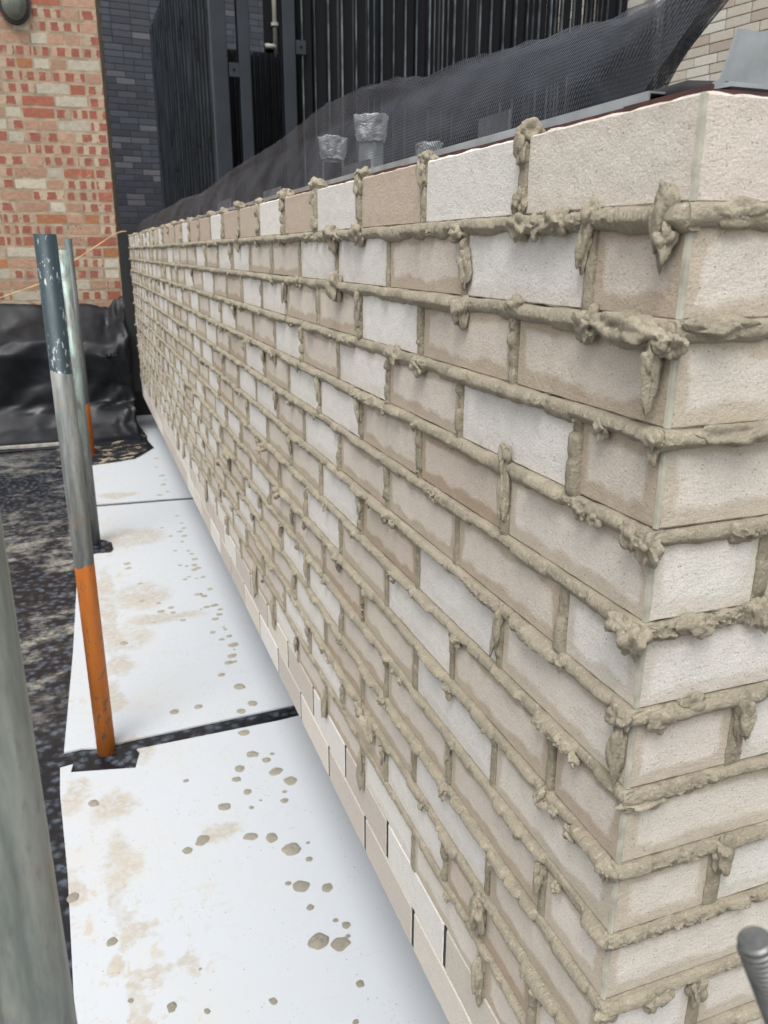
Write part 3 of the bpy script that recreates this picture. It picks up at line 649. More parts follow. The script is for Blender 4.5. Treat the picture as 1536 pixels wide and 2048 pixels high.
DROPS = [(-0.068,1.519,0.0164),(-0.066,1.41,0.0166),(-0.036,1.372,0.0116),(-0.017,1.394,0.0069),(-0.11,1.359,0.0152),(-0.126,1.317,0.0121),(-0.109,1.258,0.0118),(-0.085,1.214,0.0045),(-0.112,1.195,0.0071),(-0.173,1.22,0.0159),(-0.24,1.12,0.0188),(-0.276,1.098,0.0115),(-0.134,1.095,0.016),(-0.248,1.355,0.0074),(-0.089,1.074,0.0168),(-0.471,1.342,0.0151),(-0.518,1.038,0.0145),(-0.447,0.891,0.0114),(-0.421,0.744,0.0059),(-0.353,0.705,0.0111),(-0.295,0.675,0.0065),(-0.18,0.655,0.0082),(-0.294,0.769,0.0031),(-0.024,1.315,0.019),(0.002,1.265,0.0175),(-0.022,1.226,0.0065),(-0.031,1.193,0.0104),(-0.055,1.021,0.0213),(-0.015,1.029,0.0052),(-0.026,0.978,0.008),(-0.063,0.905,0.0173),(-0.087,0.923,0.007),(-0.012,0.883,0.0131),(-0.06,0.843,0.0087),(-0.021,0.793,0.0059),(-0.005,0.774,0.0092),(-0.067,0.754,0.0217),(-0.029,0.734,0.0191),(-0.009,0.747,0.0051),(-0.022,0.635,0.0078),(-0.054,0.564,0.0063),(-0.015,1.395,0.0066),(-0.026,4.197,0.0194),(-0.02,4.042,0.0121),(-0.067,3.986,0.0172),(-0.02,3.572,0.0122),(-0.011,3.447,0.0107),(-0.01,3.37,0.0128),(-0.034,3.325,0.0138),(-0.022,3.252,0.0148),(-0.042,3.174,0.0111),(-0.021,2.998,0.0117),(-0.031,3.043,0.0108),(-0.017,2.927,0.0157),(-0.085,3.063,0.0097),(-0.086,2.875,0.0113),(-0.061,2.856,0.0103),(-0.029,2.856,0.0144),(-0.017,2.818,0.0143),(-0.036,2.803,0.0142),(-0.085,2.709,0.0108),(-0.066,2.73,0.0079),(-0.012,2.708,0.0119),(-0.04,2.703,0.0069),(-0.004,2.572,0.0124),(-0.055,2.533,0.0169),(-0.035,2.511,0.0122),(-0.012,2.409,0.0164),(0.003,2.365,0.0108),(-0.042,2.404,0.0127),(-0.064,2.391,0.0063),(-0.008,2.321,0.0125),(-0.028,2.287,0.0132),(-0.009,2.209,0.0069),(-0.008,2.188,0.0077),(-0.053,2.181,0.011),(-0.003,2.131,0.0118),(-0.032,2.115,0.0108),(-0.001,2.06,0.0189),(-0.005,2.025,0.0057),(-0.019,1.983,0.0176),(-0.038,1.939,0.0149),(-0.017,1.94,0.0079),(-0.074,1.867,0.0122),(-0.034,1.774,0.0186),(-0.015,1.664,0.0157),(-0.055,1.633,0.0148),(-0.169,1.701,0.0128),(-0.239,1.696,0.0147),(-0.141,2.318,0.0123),(-0.167,2.397,0.0116),(-0.208,2.421,0.0152),(-0.17,2.443,0.0118),(-0.209,2.502,0.0101),(-0.268,2.547,0.012),(-0.262,2.725,0.0107),(-0.299,2.971,0.0165),(-0.297,2.915,0.0153),(-0.11,3.409,0.0105),(-0.083,3.27,0.0113),(-0.354,2.201,0.0173),(-0.242,2.333,0.0061),(-0.006,4.851,0.0178),(-0.027,4.619,0.0159),(-0.016,4.398,0.0235),(-0.008,4.294,0.0115)]
variants = []
for q in range(9):
    mbd = MB(); n = 44; rings = 6; vs = [(0, 0, 0.30 + 0.05 * q % 3)]
    for r in range(1, rings + 1):
        for a in range(n):
            th = 2 * math.pi * a / n; k = r / rings
            out = 1 + 0.26 * fnoise(math.cos(th) * 1.1 + q * 5, math.sin(th) * 1.1, q) + 0.05 * fnoise(math.cos(th) * 3 + q * 5, math.sin(th) * 3, q)
            h = 0.34 * (1 - k ** 3.2) * (1 + 0.55 * fnoise(math.cos(th) * k * 2.3 + q, math.sin(th) * k * 2.3, q + 2)) + 0.05 * fnoise(math.cos(th) * k * 7, math.sin(th) * k * 7, q) * (1 - k)
            vs.append((math.cos(th) * k * out, math.sin(th) * k * out, max(0.0, h) if r < rings else -0.02))
    fs = [(0, 1 + a, 1 + (a + 1) % n) for a in range(n)]
    for r in range(1, rings):
        for a in range(n):
            b0 = 1 + (r - 1) * n; b1 = 1 + r * n; fs.append((b0 + a, b1 + a, b1 + (a + 1) % n, b0 + (a + 1) % n))
    mbd.add(vs, fs); o = mbd.build('mortar_dropping', M_DROP, smooth=True); variants.append(o)
DL = []
for i, (x, y, r) in enumerate(DROPS):
    o = variants[i % 9] if i < 9 else variants[i % 9].copy()
    if i >= 9: SC.collection.objects.link(o)
    o.location = (x, y, 0.0202); o.rotation_euler = (0, 0, random.uniform(0, 6.28))
    k = random.uniform(0.75, 1.0); o.scale = (r * 1.02, r * k, min(r * 0.5, 0.008))
    DL.append((o, x, y, r))
def stretch(y):
    for lim, w_ in ((0.80, 'near end of first board'), (1.05, 'near part of first board'), (1.22, 'middle of first board'), (1.38, 'far part of first board'), (1.56, 'far edge of first board'),
                    (1.80, 'near edge of middle board'), (2.05, 'near part of middle board'), (2.35, 'middle board beyond the orange foot'), (2.75, 'centre of middle board'), (3.30, 'far part of middle board'), (3.90, 'far edge of middle board')):
        if y < lim: return w_
    return 'farthest white board'
ORD = 'first second third fourth fifth sixth seventh eighth ninth tenth eleventh twelfth thirteenth fourteenth fifteenth'.split()
buckets = {}
for o, x, y, r in DL: buckets.setdefault((stretch(y), x > -0.2), []).append((y, r, o))
for (wh, wallside), L_ in buckets.items():
    L_.sort(key=lambda t: t[0])
    for i, (y, r, o) in enumerate(L_):
        size = 'tiny' if r < 0.009 else ('round' if r < 0.0155 else 'large flat')
        side = 'wall side' if wallside else 'pole side'
        tag(o, f'{size} mortar blob, {ORD[min(i, 14)]} from the camera, {side}, {wh}', 'mortar dropping', 'mortar droppings on the white boards')
# the two largest lumps, side by side
best = sorted([o for o in SC.objects if o.get('category') == 'mortar dropping'], key=lambda o: -o.scale[0])
nearest = [o for o in best if o.location.y < 1.1 and o.location.x > -0.1][:2]
if len(nearest) == 2:
    nearest.sort(key=lambda o: o.location.x)
    nearest[0]['label'] = 'rough lump of mortar, left one of the biggest pair on the nearest board'
    nearest[1]['label'] = 'rough lump of mortar, right one of the biggest pair on the nearest board'
    for o in nearest: o.scale[2] = 0.02

# ================================================================== scaffold poles
def pole(x, y, z0, z1, mat, label, tilt=0.0):
    b = MB(); ro, ri = 0.02415, 0.0200; seg = 40; vs = []; fs = []
    for (r, z) in ((ro, z0), (ro, z1), (ri, z1), (ri, z1 - 0.25)):
        for a in range(seg): vs.append((x + r * math.cos(2 * math.pi * a / seg), y + r * math.sin(2 * math.pi * a / seg), z))
    for q in range(3):
        for a in range(seg): fs.append((q * seg + a, q * seg + (a + 1) % seg, (q + 1) * seg + (a + 1) % seg, (q + 1) * seg + a))
    fs.append(tuple(range(seg))[::-1]); fs.append(tuple(3 * seg + a for a in range(seg)))
    b.add(vs, fs); o = b.build('scaffold_pole', mat)
    me = o.data; me.polygons.foreach_set('use_smooth', [len(p.vertices) == 4 for p in me.polygons])
    return tag(o, label, 'scaffold pole', 'upright scaffold poles beside the wall')
pole(-0.433, 1.567, 0.0035, 1.340, mat_pole('pole paint and galvanising', 'front'), 'scaffold pole with chipped dark paint at its top and orange paint at its foot')
pole(-0.420, 3.275, 0.026, 1.309, mat_pole('pole patina', 'patina'), 'pale green stained scaffold pole half hidden behind the orange footed one')
pole(-0.400, 5.060, 0.0035, 1.378, mat_pole('far pole paint', 'far'), 'farthest scaffold pole, dark grey with a sliver of orange at its foot')
M_P = mat_pole('plain galvanised pole', 'plain')
pole(-0.452, -0.019, 0.0035, 2.2, M_P, 'blurred grey galvanised scaffold pole close to the camera at the left edge')
# short threaded rod end on a clamp, and the pole (outside the photo) that carries it
rod = thing('threaded_rod', 'blurred end of a threaded steel rod at the lower right corner', 'threaded rod', (-0.120, -0.285, 0.94))
p0 = Vector((-0.174, -0.285, 1.0675)); p1 = Vector((-0.130, -0.296, 0.965)); dr = (p1 - p0); L = dr.length; dr.normalize()
pts = []; rad = []
b = MB(); b.tube([p0 + dr * 0.0012, p0 + dr * 0.003, p1], [0.0044, 0.0056, 0.0056], 24); b.build('rod', M_THREADD, rod, smooth=True, base=(-0.120, -0.285, 0.94))
b = MB(); b.tube([p0 - dr * 0.0006, p0 + dr * 0.0002, p0 + dr * 0.0030], [0.0050, 0.0060, 0.0062], 24); b.build('chamfered_end', M_THREAD, rod, base=(-0.120, -0.285, 0.94))
b = MB(); NT_ = int(L / 0.0025)      # one helical thread wound round the core
ax = dr; e1 = Vector((1, 0, 0)); e1 = (e1 - ax * e1.dot(ax)).normalized(); e2 = ax.cross(e1); hp = []
for i in range(NT_ * 20):
    th = 2 * math.pi * i / 20; hp.append(p0 + ax * (0.0024 + 0.0025 * i / 20) + (e1 * math.cos(th) + e2 * math.sin(th)) * 0.0060)
b.tube(hp, 0.00105, 6); b.build('thread', M_THREAD, rod, smooth=True, base=(-0.120, -0.285, 0.94))
b = MB(); b.tube([p1 - dr * 0.010, p1 + dr * 0.004], 0.0135, 6); b.build('nut', M_THREAD, rod, base=(-0.120, -0.285, 0.94))
b = MB(); b.box(-0.150, -0.075, -0.330, -0.262, 0.905, 0.960); b.build('clamp', M_GALV, rod, base=(-0.120, -0.285, 0.94))
pole(-0.048, -0.296, 0.0035, 2.2, M_P, 'grey scaffold pole carrying the threaded rod, just outside the lower right corner')

# ================================================================== black polythene over a stack, flap, batten, cord
pm = MB(); NX, NP = 110, 64
prof = [(6.16, 0.03), (6.16, 0.90), (6.02, 0.935), (5.86, 0.80), (5.70, 0.69), (5.66, 0.60), (5.70, 0.40), (5.70, 0.27), (5.66, 0.215), (5.58, 0.12), (5.47, 0.050), (5.36, 0.024)]
def pv(t):
    t = t * (len(prof) - 1); i = min(int(t), len(prof) - 2); f = t - i; f = f * f * (3 - 2 * f) * 0.5 + f * 0.5
    return prof[i][0] * (1 - f) + prof[i + 1][0] * f, prof[i][1] * (1 - f) + prof[i + 1][1] * f
vs = []
for i in range(NX + 1):
    u = i / NX; x = -2.05 + u * 1.975
    for j in range(NP + 1):
        t = j / NP; y, z = pv(t)
        amp = 0.012 + 0.014 * math.sin(math.pi * t)
        f1 = fnoise(x * 3.2 + t * 3.0, t * 4.5, 1.0); f2 = fnoise(x * 8.5 - t * 7.0, t * 9, 2.0); f3 = 1 - abs(fnoise(x * 5.5 + t * 5, t * 5, 5.0)) * 2
        d = amp * (1.8 * f1 + 0.2 * f2 + 0.55 * f3)
        yy = y - d; zz = z + d * (0.8 if t > 0.12 else 0.2) * min(1, z * 4)
        # rumpled hump and gather at the end next to the wall
        e = max(0.0, (u - 0.90) / 0.10)
        zz += 0.05 * e * math.sin(math.pi * min(1, t * 2.2)) * (1 + fnoise(x * 30, t * 20, 3)) if t < 0.45 else 0
        yy += 0.035 * e * fnoise(x * 34, t * 26, 8)
        dip = math.exp(-((x + 0.20) / 0.06) ** 2) * (0.045 if t < 0.45 else 0); zz -= dip
        xx = x + 0.02 * fnoise(t * 8, x * 5, 7) + (0.02 * e * fnoise(t * 14, 3.3, 1)) + e * (0.05 * max(0, t - 0.6))
        vs.append((xx, yy, max(0.0215 if xx > -0.56 else 0.018, zz)))
fs = [(i * (NP + 1) + j, i * (NP + 1) + j + 1, (i + 1) * (NP + 1) + j + 1, (i + 1) * (NP + 1) + j) for i in range(NX) for j in range(NP)]
pm.add(vs, fs)
k0 = NX * (NP + 1)
cover = thing('covered_stack', 'low stack wrapped in glossy black polythene in front of the old brick wall', 'covered stack', (-1.0, 5.8, 0.0))
o = pm.build('polythene_cover', M_PLAST, cover, smooth=True, base=(-1.0, 5.8, 0))
sol = o.modifiers.new('thick', 'SOLIDIFY'); sol.thickness = 0.003; sol.offset = -1
b = MB(); b.box(-2.0, -0.125, 5.76, 6.10, 0.0215, 0.60); b.build('stack', M_BLACK, cover, base=(-1.0, 5.8, 0))
# flap spread over the far board
fp = MB(); outline = [(-0.62, 4.80), (-0.50, 4.79), (-0.386, 4.803), (-0.26, 4.83), (-0.138, 4.88), (-0.06, 5.02), (0.004, 5.157), (-0.018, 5.35), (-0.012, 5.6), (-0.03, 5.8), (-0.05, 5.95), (-0.3, 5.97), (-0.62, 5.6)]
cx, cy = -0.3, 5.35; vs = [(cx, cy, 0.040)]; n = 52; per = []
for q in range(n):
    t = q / n * len(outline); i = int(t); f = t - i; a = outline[i]; c = outline[(i + 1) % len(outline)]
    per.append((a[0] * (1 - f) + c[0] * f + 0.008 * fnoise(q * 1.3, 2), a[1] * (1 - f) + c[1] * f + 0.012 * fnoise(q * 1.1, 5)))
for r in range(1, 9):
    for (x, y) in per:
        k = r / 8; X = cx + (x - cx) * k; Y = cy + (y - cy) * k
        vs.append((X, Y, 0.0275 + 0.010 * (fnoise(X * 9, Y * 6, 2) + 0.4) * (1 - k * 0.6) + 0.006 * max(0, fnoise(X * 26, Y * 20, 9))))
fs = [(0, 1 + a, 1 + (a + 1) % n) for a in range(n)]
for r in range(1, 8):
    for a in range(n):
        b0 = 1 + (r - 1) * n; b1 = 1 + r * n; fs.append((b0 + a, b1 + a, b1 + (a + 1) % n, b0 + (a + 1) % n))
fp.add(vs, fs); o = fp.build('polythene_flap', M_FLAP, smooth=True)
sol = o.modifiers.new('thick', 'SOLIDIFY'); sol.thickness = 0.003; sol.offset = -1
tag(o, 'muddy black polythene flap lying over the farthest white board', 'polythene flap')
b = MB(); b.box(-2.0, -0.585, 5.395, 5.425, 0.022, 0.050); o = b.build('timber_batten', M_WOOD)
o.rotation_euler = (0, 0, 0)
tag(o, 'pale grey batten lying on the ground along the foot of the black polythene', 'batten')
c = MB(); pts = []
for i in range(41):
    t = i / 40; x = -1.45 + t * 1.44; z = 0.80 + 0.20 * 0 + (0.845 - 0.80) * 0
    z = np.interp(x, [-1.45, -0.886, -0.60, -0.369, -0.10, -0.03, -0.005], [0.80, 0.997, 1.095, 1.246, 1.415, 1.443, 1.438]); pts.append((x, 5.78, float(z)))
c.tube(pts, 0.0032, 8); tag(c.build('tan_cord', M_CORD, smooth=True), 'thin tan cord running from the black end panel past the old brick wall', 'cord')

# ================================================================== old brick wall
OW = thing('old_brick_wall', 'weathered red and buff brick wall behind the scaffold poles', 'wall', (0, 6.3, 0))
# face runs along (cos, sin); local s measured leftwards from its right end
ca, sa = math.cos(R(-8)), math.sin(R(-8))
def frame_old(s, n, z): return (-0.05 + s * ca + n * sa, 6.3 + s * sa - n * ca, z - 0.0)
ob = MB()
def face_bricks(mb, F, s_lo, s_hi, z_lo, z_hi, pitch, L, H, pick, header=0.4, T=0.02, joint=0.011, rough=0.003):
    z = z_lo; row = 0
    while z < z_hi:
        s = s_lo - random.uniform(0, L) * (0 if header else 1) - (L / 2 if row % 2 else 0)
        while s < s_hi:
            l = (L - joint) / 2 if random.random() < header else L
            tone, dm = pick(l < L * 0.9); e = min(s + l, s_hi)
            if e - max(s, s_lo) > 0.03:
                brick(mb, F, max(s, s_lo), e, z, z + H, T, tone, dm, 4, 2, rough, 0.003, seed=random.uniform(0, 9))
            s += l + joint
        z += pitch; row += 1
def pick_old(hd):
    r = random.random(); j = random.uniform(0.88, 1.12)
    if r < 0.44: return tuple(x * j for x in random.choice([(0.32, 0.25, 0.18), (0.35, 0.28, 0.205), (0.32, 0.225, 0.16)])), 1.0
    if r < 0.66: return tuple(x * j for x in (0.31, 0.19, 0.13)), 0.0
    if r < 0.80: return tuple(x * j for x in random.choice([(0.26, 0.09, 0.055), (0.30, 0.13, 0.06)])), 0.0
    return tuple(x * j for x in (0.37, 0.34, 0.275)), 0.0
face_bricks(ob, frame_old, -2.6, 0.0, 0.0, 4.2, 0.079, 0.215, 0.066, pick_old, 0.5)
ob.build('brickwork', M_OLD, OW, base=(0, 6.3, 0))
b = MB(); p = [frame_old(-2.6, -0.001, 0), frame_old(-0.002, -0.001, 0), frame_old(-0.002, -0.30, 0), frame_old(-2.6, -0.30, 0)]
b.prism([(q[0], q[1]) for q in p], 0.0, 4.25); b.build('mortar_bed', M_OLDJ, OW, base=(0, 6.3, 0))
# bulkhead lamp on it
lp = frame_old(-0.535, 0.0, 2.93); lamp = thing('wall_lamp', 'frosted oval bulkhead lamp fixed high on the old brick wall', 'lamp', lp)
def ell(mb, rx, ry, rz, cy, power=1.0):
    v0, f0 = ICO[3]; mb.add([(lp[0] + x * rx, lp[1] - max(0, -y) * ry - cy, lp[2] + z * rz) for x, y, z in v0], f0)
b = MB(); ell(b, 0.085, 0.095, 0.125, 0.022); b.build('glass_dome', M_LAMPG, lamp, smooth=True, base=lp)
b = MB(); b.tube([(lp[0], lp[1] - 0.002, lp[2]), (lp[0], lp[1] - 0.040, lp[2])], 0.105, 30)
b.v = [(x, y, lp[2] + (z - lp[2]) * 1.32) for x, y, z in b.v]; b.build('back_plate', M_BLACK, lamp, base=lp)
b = MB(); b.tube([(lp[0], lp[1] - 0.02, lp[2] + 0.12), (lp[0], lp[1] - 0.02, 4.2)], 0.011, 10); b.build('conduit', M_GREYPL, lamp, base=lp)

# ================================================================== dark building far behind
DW = thing('dark_brick_building', 'tall blue black brick wall beyond the steel screens', 'building', (1.0, 11.2, 0))
def frame_dark(s, n, z): return (s, 11.2 - n + (s - 0.2) * 0.10, z)
def pick_dark(hd):
    r = random.random(); j = random.uniform(0.8, 1.2)
    c = (0.028, 0.032, 0.044) if r < 0.62 else ((0.040, 0.045, 0.060) if r < 0.9 else (0.078, 0.079, 0.092))
    return tuple(x * j for x in c), 0.0
db = MB(); face_bricks(db, frame_dark, 0.12, 3.6, 0.9, 5.4, 0.075, 0.225, 0.066, pick_dark, 0.12, 0.015, 0.009, 0.0012)
db.build('brickwork', M_DARKB, DW, base=(1.0, 11.2, 0))
b = MB(); b.prism([(0.125, 11.195), (3.6, 11.54), (3.6, 14), (0.125, 14)], 0, 5.6); b.build('mortar_bed', M_DARKJ, DW, base=(1.0, 11.2, 0))
b = MB(); b.prism([(-0.9, 11.9), (0.10, 11.9), (0.10, 12.2), (-0.9, 12.2)], 0, 5.4)
tag(b.build('dark_gate', M_BLACK), 'black recess panel between the old brick wall and the dark building', 'panel')

# ================================================================== steel screens
def fin_screen(name, label, P0, P1, z0, z1, pitch, width, depth, back, rails, grp, blade=None):
    blade = blade or M_SCREEN
    """row of upright steel fins from P0 to P1; every fin a folded channel facing the camera side"""
    r = thing(name, label, 'steel screen', (P0[0], P0[1], 0), grp)
    P0 = Vector((*P0, 0)); P1 = Vector((*P1, 0)); d = (P1 - P0); Ls = d.length; d.normalize(); n = Vector((d.y, -d.x, 0))
    if n.y > 0: n = -n
    fb = MB(); ib = MB(); s = 0.02
    while s < Ls - width:
        w_ = width * random.uniform(0.88, 1.08); dp_ = depth * random.uniform(0.9, 1.1)
        a = P0 + d * s; tk = 0.004
        bw = random.choice([0.005, 0.007, 0.010])
        def pl_(u0, u1, v0, v1): q = [a + d * u0 + n * v0, a + d * u1 + n * v0, a + d * u1 + n * v1, a + d * u0 + n * v1]; return [(p.x, p.y) for p in q]
        fb.prism(pl_(0, bw, dp_ * 0.35, dp_), z0, z1)
        ib.prism(pl_(-0.004, w_, 0.0, 0.004), z0, z1); ib.prism(pl_(0, 0.004, 0.004, dp_ * 0.35 - 0.001), z0, z1)
        if random.random() < 0.25: fb.prism(pl_(w_ * 0.55, w_ * 0.55 + 0.004, 0.005, 0.022), z0, z1)
        s += pitch * random.uniform(0.88, 1.12)
    fb.build('fins', blade, r, base=r.location); ib.build('infill', M_SCREENB, r, base=r.location)
    if back:
        b = MB(); q = [P0 - n * back, P1 - n * back, P1 - n * (back + 0.02), P0 - n * (back + 0.02)]
        b.prism([(v.x, v.y) for v in q], z0, z1 - 0.02); b.build('backing_sheet', M_SCREENB, r, base=r.location)
    for zr in rails:
        b = MB(); q = [P0 - n * 0.010, P1 - n * 0.010, P1 - n * 0.05, P0 - n * 0.05]
        b.prism([(v.x, v.y) for v in q], zr, zr + 0.06); b.build('rail', M_SCREEN, r, base=r.location)
    return r
G_S = 'dark upright steel fin screens behind the wall'
fin_screen('fin_screen', 'long black fin screen running away behind the wall, left of the posts', (0.755, 10.6), (0.755, 6.10), 0.0, 3.80, 0.20, 0.15, 0.020, 0.03, (), G_S, M_RIB)
fin_screen('fin_screen', 'wide black fin screen facing the camera, between the bracketed post and the buff building', (1.33, 6.02), (4.24, 6.02), 0.0, 3.80, 0.104, 0.088, 0.030, 0.0, (0.9,), G_S, M_BLADE)
fin_screen('fin_screen', 'second black fin screen a step behind the wide one, seen through its gaps', (1.40, 6.55), (4.60, 6.55), 0.0, 3.80, 0.125, 0.095, 0.055, 0.0, (2.2,), G_S)
fin_screen('fin_screen', 'low corrugated black panel between the two bracketed posts', (1.02, 7.35), (1.70, 7.35), 0.0, 2.96, 0.055, 0.045, 0.028, 0.02, (), G_S)
def post(x0, x1, y, z1, label, bz=None, side=1):
    r = thing('screen_post', label, 'steel post', ((x0 + x1) / 2, y, 0), 'steel posts of the fin screens')
    b = MB(); b.box(x0, x1, y, y + 0.09, 0, z1); o = b.build('shaft', M_SCREEN, r, base=r.location)
    bv = o.modifiers.new('bevel', 'BEVEL'); bv.width = 0.006; bv.segments = 2
    if bz:
        bx = x1 if side > 0 else x0
        b = MB(); b.box(bx + 0.001, bx + side * 0.075 if side > 0 else bx - 0.001, y - 0.004, y + 0.012, bz, bz + 0.09) if side > 0 else b.box(bx - 0.075, bx - 0.001, y - 0.004, y + 0.012, bz, bz + 0.09)
        b.build('bracket', M_SCREEN, r, base=r.location)
        b = MB(); xx = bx + side * 0.04; b.tube([(xx, y - 0.010, bz + 0.045), (xx, y - 0.0045, bz + 0.045)], 0.010, 8); b.build('bolt', M_SCREENB, r, base=r.location)
post(0.690, 0.800, 5.98, 3.8, 'broad dark steel post at the near end of the long fin screen', None)
post(0.880, 0.965, 5.98, 3.8, 'dark steel post with a bracket plate, right of the broad post', 2.50, -1)
post(1.205, 1.300, 5.98, 3.8, 'dark steel post with a bracket plate at the start of the wide fin screen', 2.68, 1)
b = MB(); b.tube([(1.70, 8.3, 3.02), (1.70, 8.3, 4.4)], 0.022, 14)
pip = thing('waste_pipe', 'pale upright waste pipe against the dark brick, left of the bracketed post', 'pipe', (1.70, 8.3, 3.0))
b.build('pipe', M_PIPE, pip, smooth=True, base=(1.70, 8.3, 3.0))
b = MB(); b.tube([(1.60, 8.3, 3.22), (1.70, 8.3, 3.22)], 0.026, 12); b.build('branch', M_PIPE, pip, smooth=True, base=(1.70, 8.3, 3.0))
for zz in (3.05, 3.40):
    b = MB(); b.tube([(1.70, 8.3, zz), (1.70, 8.3, zz + 0.03)], 0.036, 14); b.build('collar', M_WOOD, pip, base=(1.70, 8.3, 3.0))
b = MB(); b.box(1.60, 1.80, 8.33, 8.36, 0.0, 4.4); b.build('stay', M_SCREENB, pip, base=(1.70, 8.3, 3.0))
# pale lagging seen through the fins
lag = MB(); lag.tube([(1.72, 7.2, 2.75), (1.80, 7.2, 2.98), (1.83, 7.2, 3.2), (1.85, 7.2, 3.9)], [0.02, 0.05, 0.04, 0.10], 12)
lag.tube([(1.80, 7.2, 0.0), (1.80, 7.2, 2.8)], 0.02, 8)
tag(lag.build('lagged_duct', M_GREYPL, smooth=True), 'pale lagged duct glimpsed through the fins beside the bracketed post', 'duct')
for i, (x, z) in enumerate(((2.35, 2.9), (3.05, 3.05), (3.62, 3.1))):
    b = MB(); b.tube([(x, 7.6, 0), (x, 7.6, z + 0.9)], 0.016 + 0.006 * i, 10)
    tag(b.build('conduit_pipe', M_GALV, smooth=True), ['thin bright conduit glimpsed through the left part of the wide fin screen', 'thin bright conduit glimpsed through the middle of the wide fin screen', 'thin bright conduit glimpsed through the right part of the wide fin screen'][i], 'pipe', 'conduits behind the fins')
# dark infill behind everything so no horizon shows between fins
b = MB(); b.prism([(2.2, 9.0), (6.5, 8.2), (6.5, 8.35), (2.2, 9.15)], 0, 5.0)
tag(b.build('black_infill', M_BLACK), 'black infill added behind the gaps of the wide fin screen', 'building')

# ================================================================== buff building on the right
PB = thing('buff_brick_building', 'buff brick building with thin dark joints at the upper right', 'building', (4.6, 6, 0))
dv = Vector((0.176, -1, 0)).normalized(); nv_ = Vector((-dv.y * -1, 0, 0))
nn_ = Vector((-1, -0.176, 0)).normalized()
def frame_pale(s, n, z): return (4.30 + dv.x * s + nn_.x * n, 7.6 + dv.y * s + nn_.y * n, z)
def pick_pale(hd):
    r = random.random(); j = random.uniform(0.93, 1.07)
    return tuple(x * j for x in ((0.40, 0.37, 0.31) if r < 0.55 else ((0.47, 0.45, 0.40) if r < 0.8 else (0.36, 0.30, 0.25)))), 0.0
pb = MB(); face_bricks(pb, frame_pale, 0.0, 5.2, 1.5, 4.6, 0.075, 0.225, 0.069, pick_pale, 0.0, 0.012, 0.007, 0.001)
pb.build('brickwork', M_PALEB, PB, base=(4.6, 6, 0))
q0 = frame_pale(0, -0.006, 0); q1 = frame_pale(5.2, -0.006, 0); b = MB(); b.prism([(q0[0], q0[1]), (q1[0], q1[1]), (q1[0] + 2, q1[1]), (q0[0] + 2, q0[1])], 0, 4.7)
b.build('core', M_PALEJ, PB, base=(4.6, 6, 0))
wf = MB()
for (s, n1, z0, z1, ww) in ((3.02, 0.05, 2.46, 4.4, 0.45),):
    a = frame_pale(s, 0.004, 0); c2 = frame_pale(s + ww, 0.004, 0); e2 = frame_pale(s + ww, 0.05, 0); f2 = frame_pale(s, 0.05, 0)
    wf.prism([(a[0], a[1]), (c2[0], c2[1]), (e2[0], e2[1]), (f2[0], f2[1])], z0, z1)
wf.build('window', M_SCREEN, PB, base=(4.6, 6, 0))
dpz = frame_pale(1.55, 0.07, 0); b = MB(); b.tube([(dpz[0], dpz[1], 0), (dpz[0], dpz[1], 4.4)], 0.045, 14); b.build('downpipe', M_GREYPL, PB, smooth=True, base=(4.6, 6, 0))

# ================================================================== behind the wall top: pipes, brackets, netting
def wrapped(x, y, ztop, r, label, lean=0.0):
    r0 = thing('wrapped_pipe', label, 'pipe', (x, y, 0), 'foil wrapped pipe ends behind the wall')
    b = MB(); b.tube([(x, y, 0), (x, y, ztop - 0.035)], r * 0.84, 20); b.build('pipe', M_GALV, r0, smooth=True, base=(x, y, 0))
    b = MB(); N, Mv = 40, 22; vs = []
    for j in range(Mv + 1):
        t = j / Mv; z = ztop - 0.055 + 0.055 * min(1, t * 1.15); rr = r * (0.92 + 0.22 * min(1, t * 1.6)) if t < 0.87 else r * 1.12 * math.sqrt(max(0.0, 1 - ((t - 0.87) / 0.13) ** 2))
        for a in range(N):
            th = 2 * math.pi * a / N; k = 1 + 0.10 * fnoise(math.cos(th) * 2 + x * 9, math.sin(th) * 2, z * 60) + 0.06 * fnoise(math.cos(th) * 6, math.sin(th) * 6, z * 160 + y)
            dz = 0.006 * fnoise(math.cos(th) * 2, math.sin(th) * 2, y * 3) * (1 if t < .1 or t > .8 else 0.3)
            vs.append((x + rr * k * math.cos(th), y + rr * k * math.sin(th), z + dz))
    fs = [(j * N + a, j * N + (a + 1) % N, (j + 1) * N + (a + 1) % N, (j + 1) * N + a) for j in range(Mv) for a in range(N)]
    b.add(vs, fs); b.build('foil_cap', M_FOIL, r0, smooth=True, base=(x, y, 0))
wrapped(0.300, 1.790, 1.594, 0.034, 'foil wrapped pipe end, left and shorter of the close pair behind the netting')
wrapped(0.285, 1.440, 1.598, 0.034, 'foil wrapped pipe end, tallest of the three behind the netting')
wrapped(0.300, 1.138, 1.508, 0.023, 'small foil wrapped pipe end just showing above the brick wall')
def bracket(y, ztop, w_, h, label):
    r0 = thing('steel_bracket', label, 'bracket', (0.12, y, TOPZ), 'steel bracket plates behind the wall top')
    b = MB(); b.box(0.120, 0.1225, y, y + w_, TOPZ - 0.013, ztop); b.build('plate', M_PLATE, r0, base=(0.12, y, TOPZ))
    b = MB(); b.box(0.085, 0.1195, y + w_ + 0.001, y + w_ + 0.0035, TOPZ - 0.013, ztop + 0.008); b.build('return_plate', M_SCREEN, r0, base=(0.12, y, TOPZ))
bracket(0.478, 1.464, 0.080, 0, 'grey bracket plate behind the netting, nearest the wrapped pipes on their right')
bracket(0.975, 1.458, 0.160, 0, 'grey bracket plate standing between the two tall wrapped pipes')
bracket(1.650, 1.458, 0.200, 0, 'grey bracket plate left of the wrapped pipes')
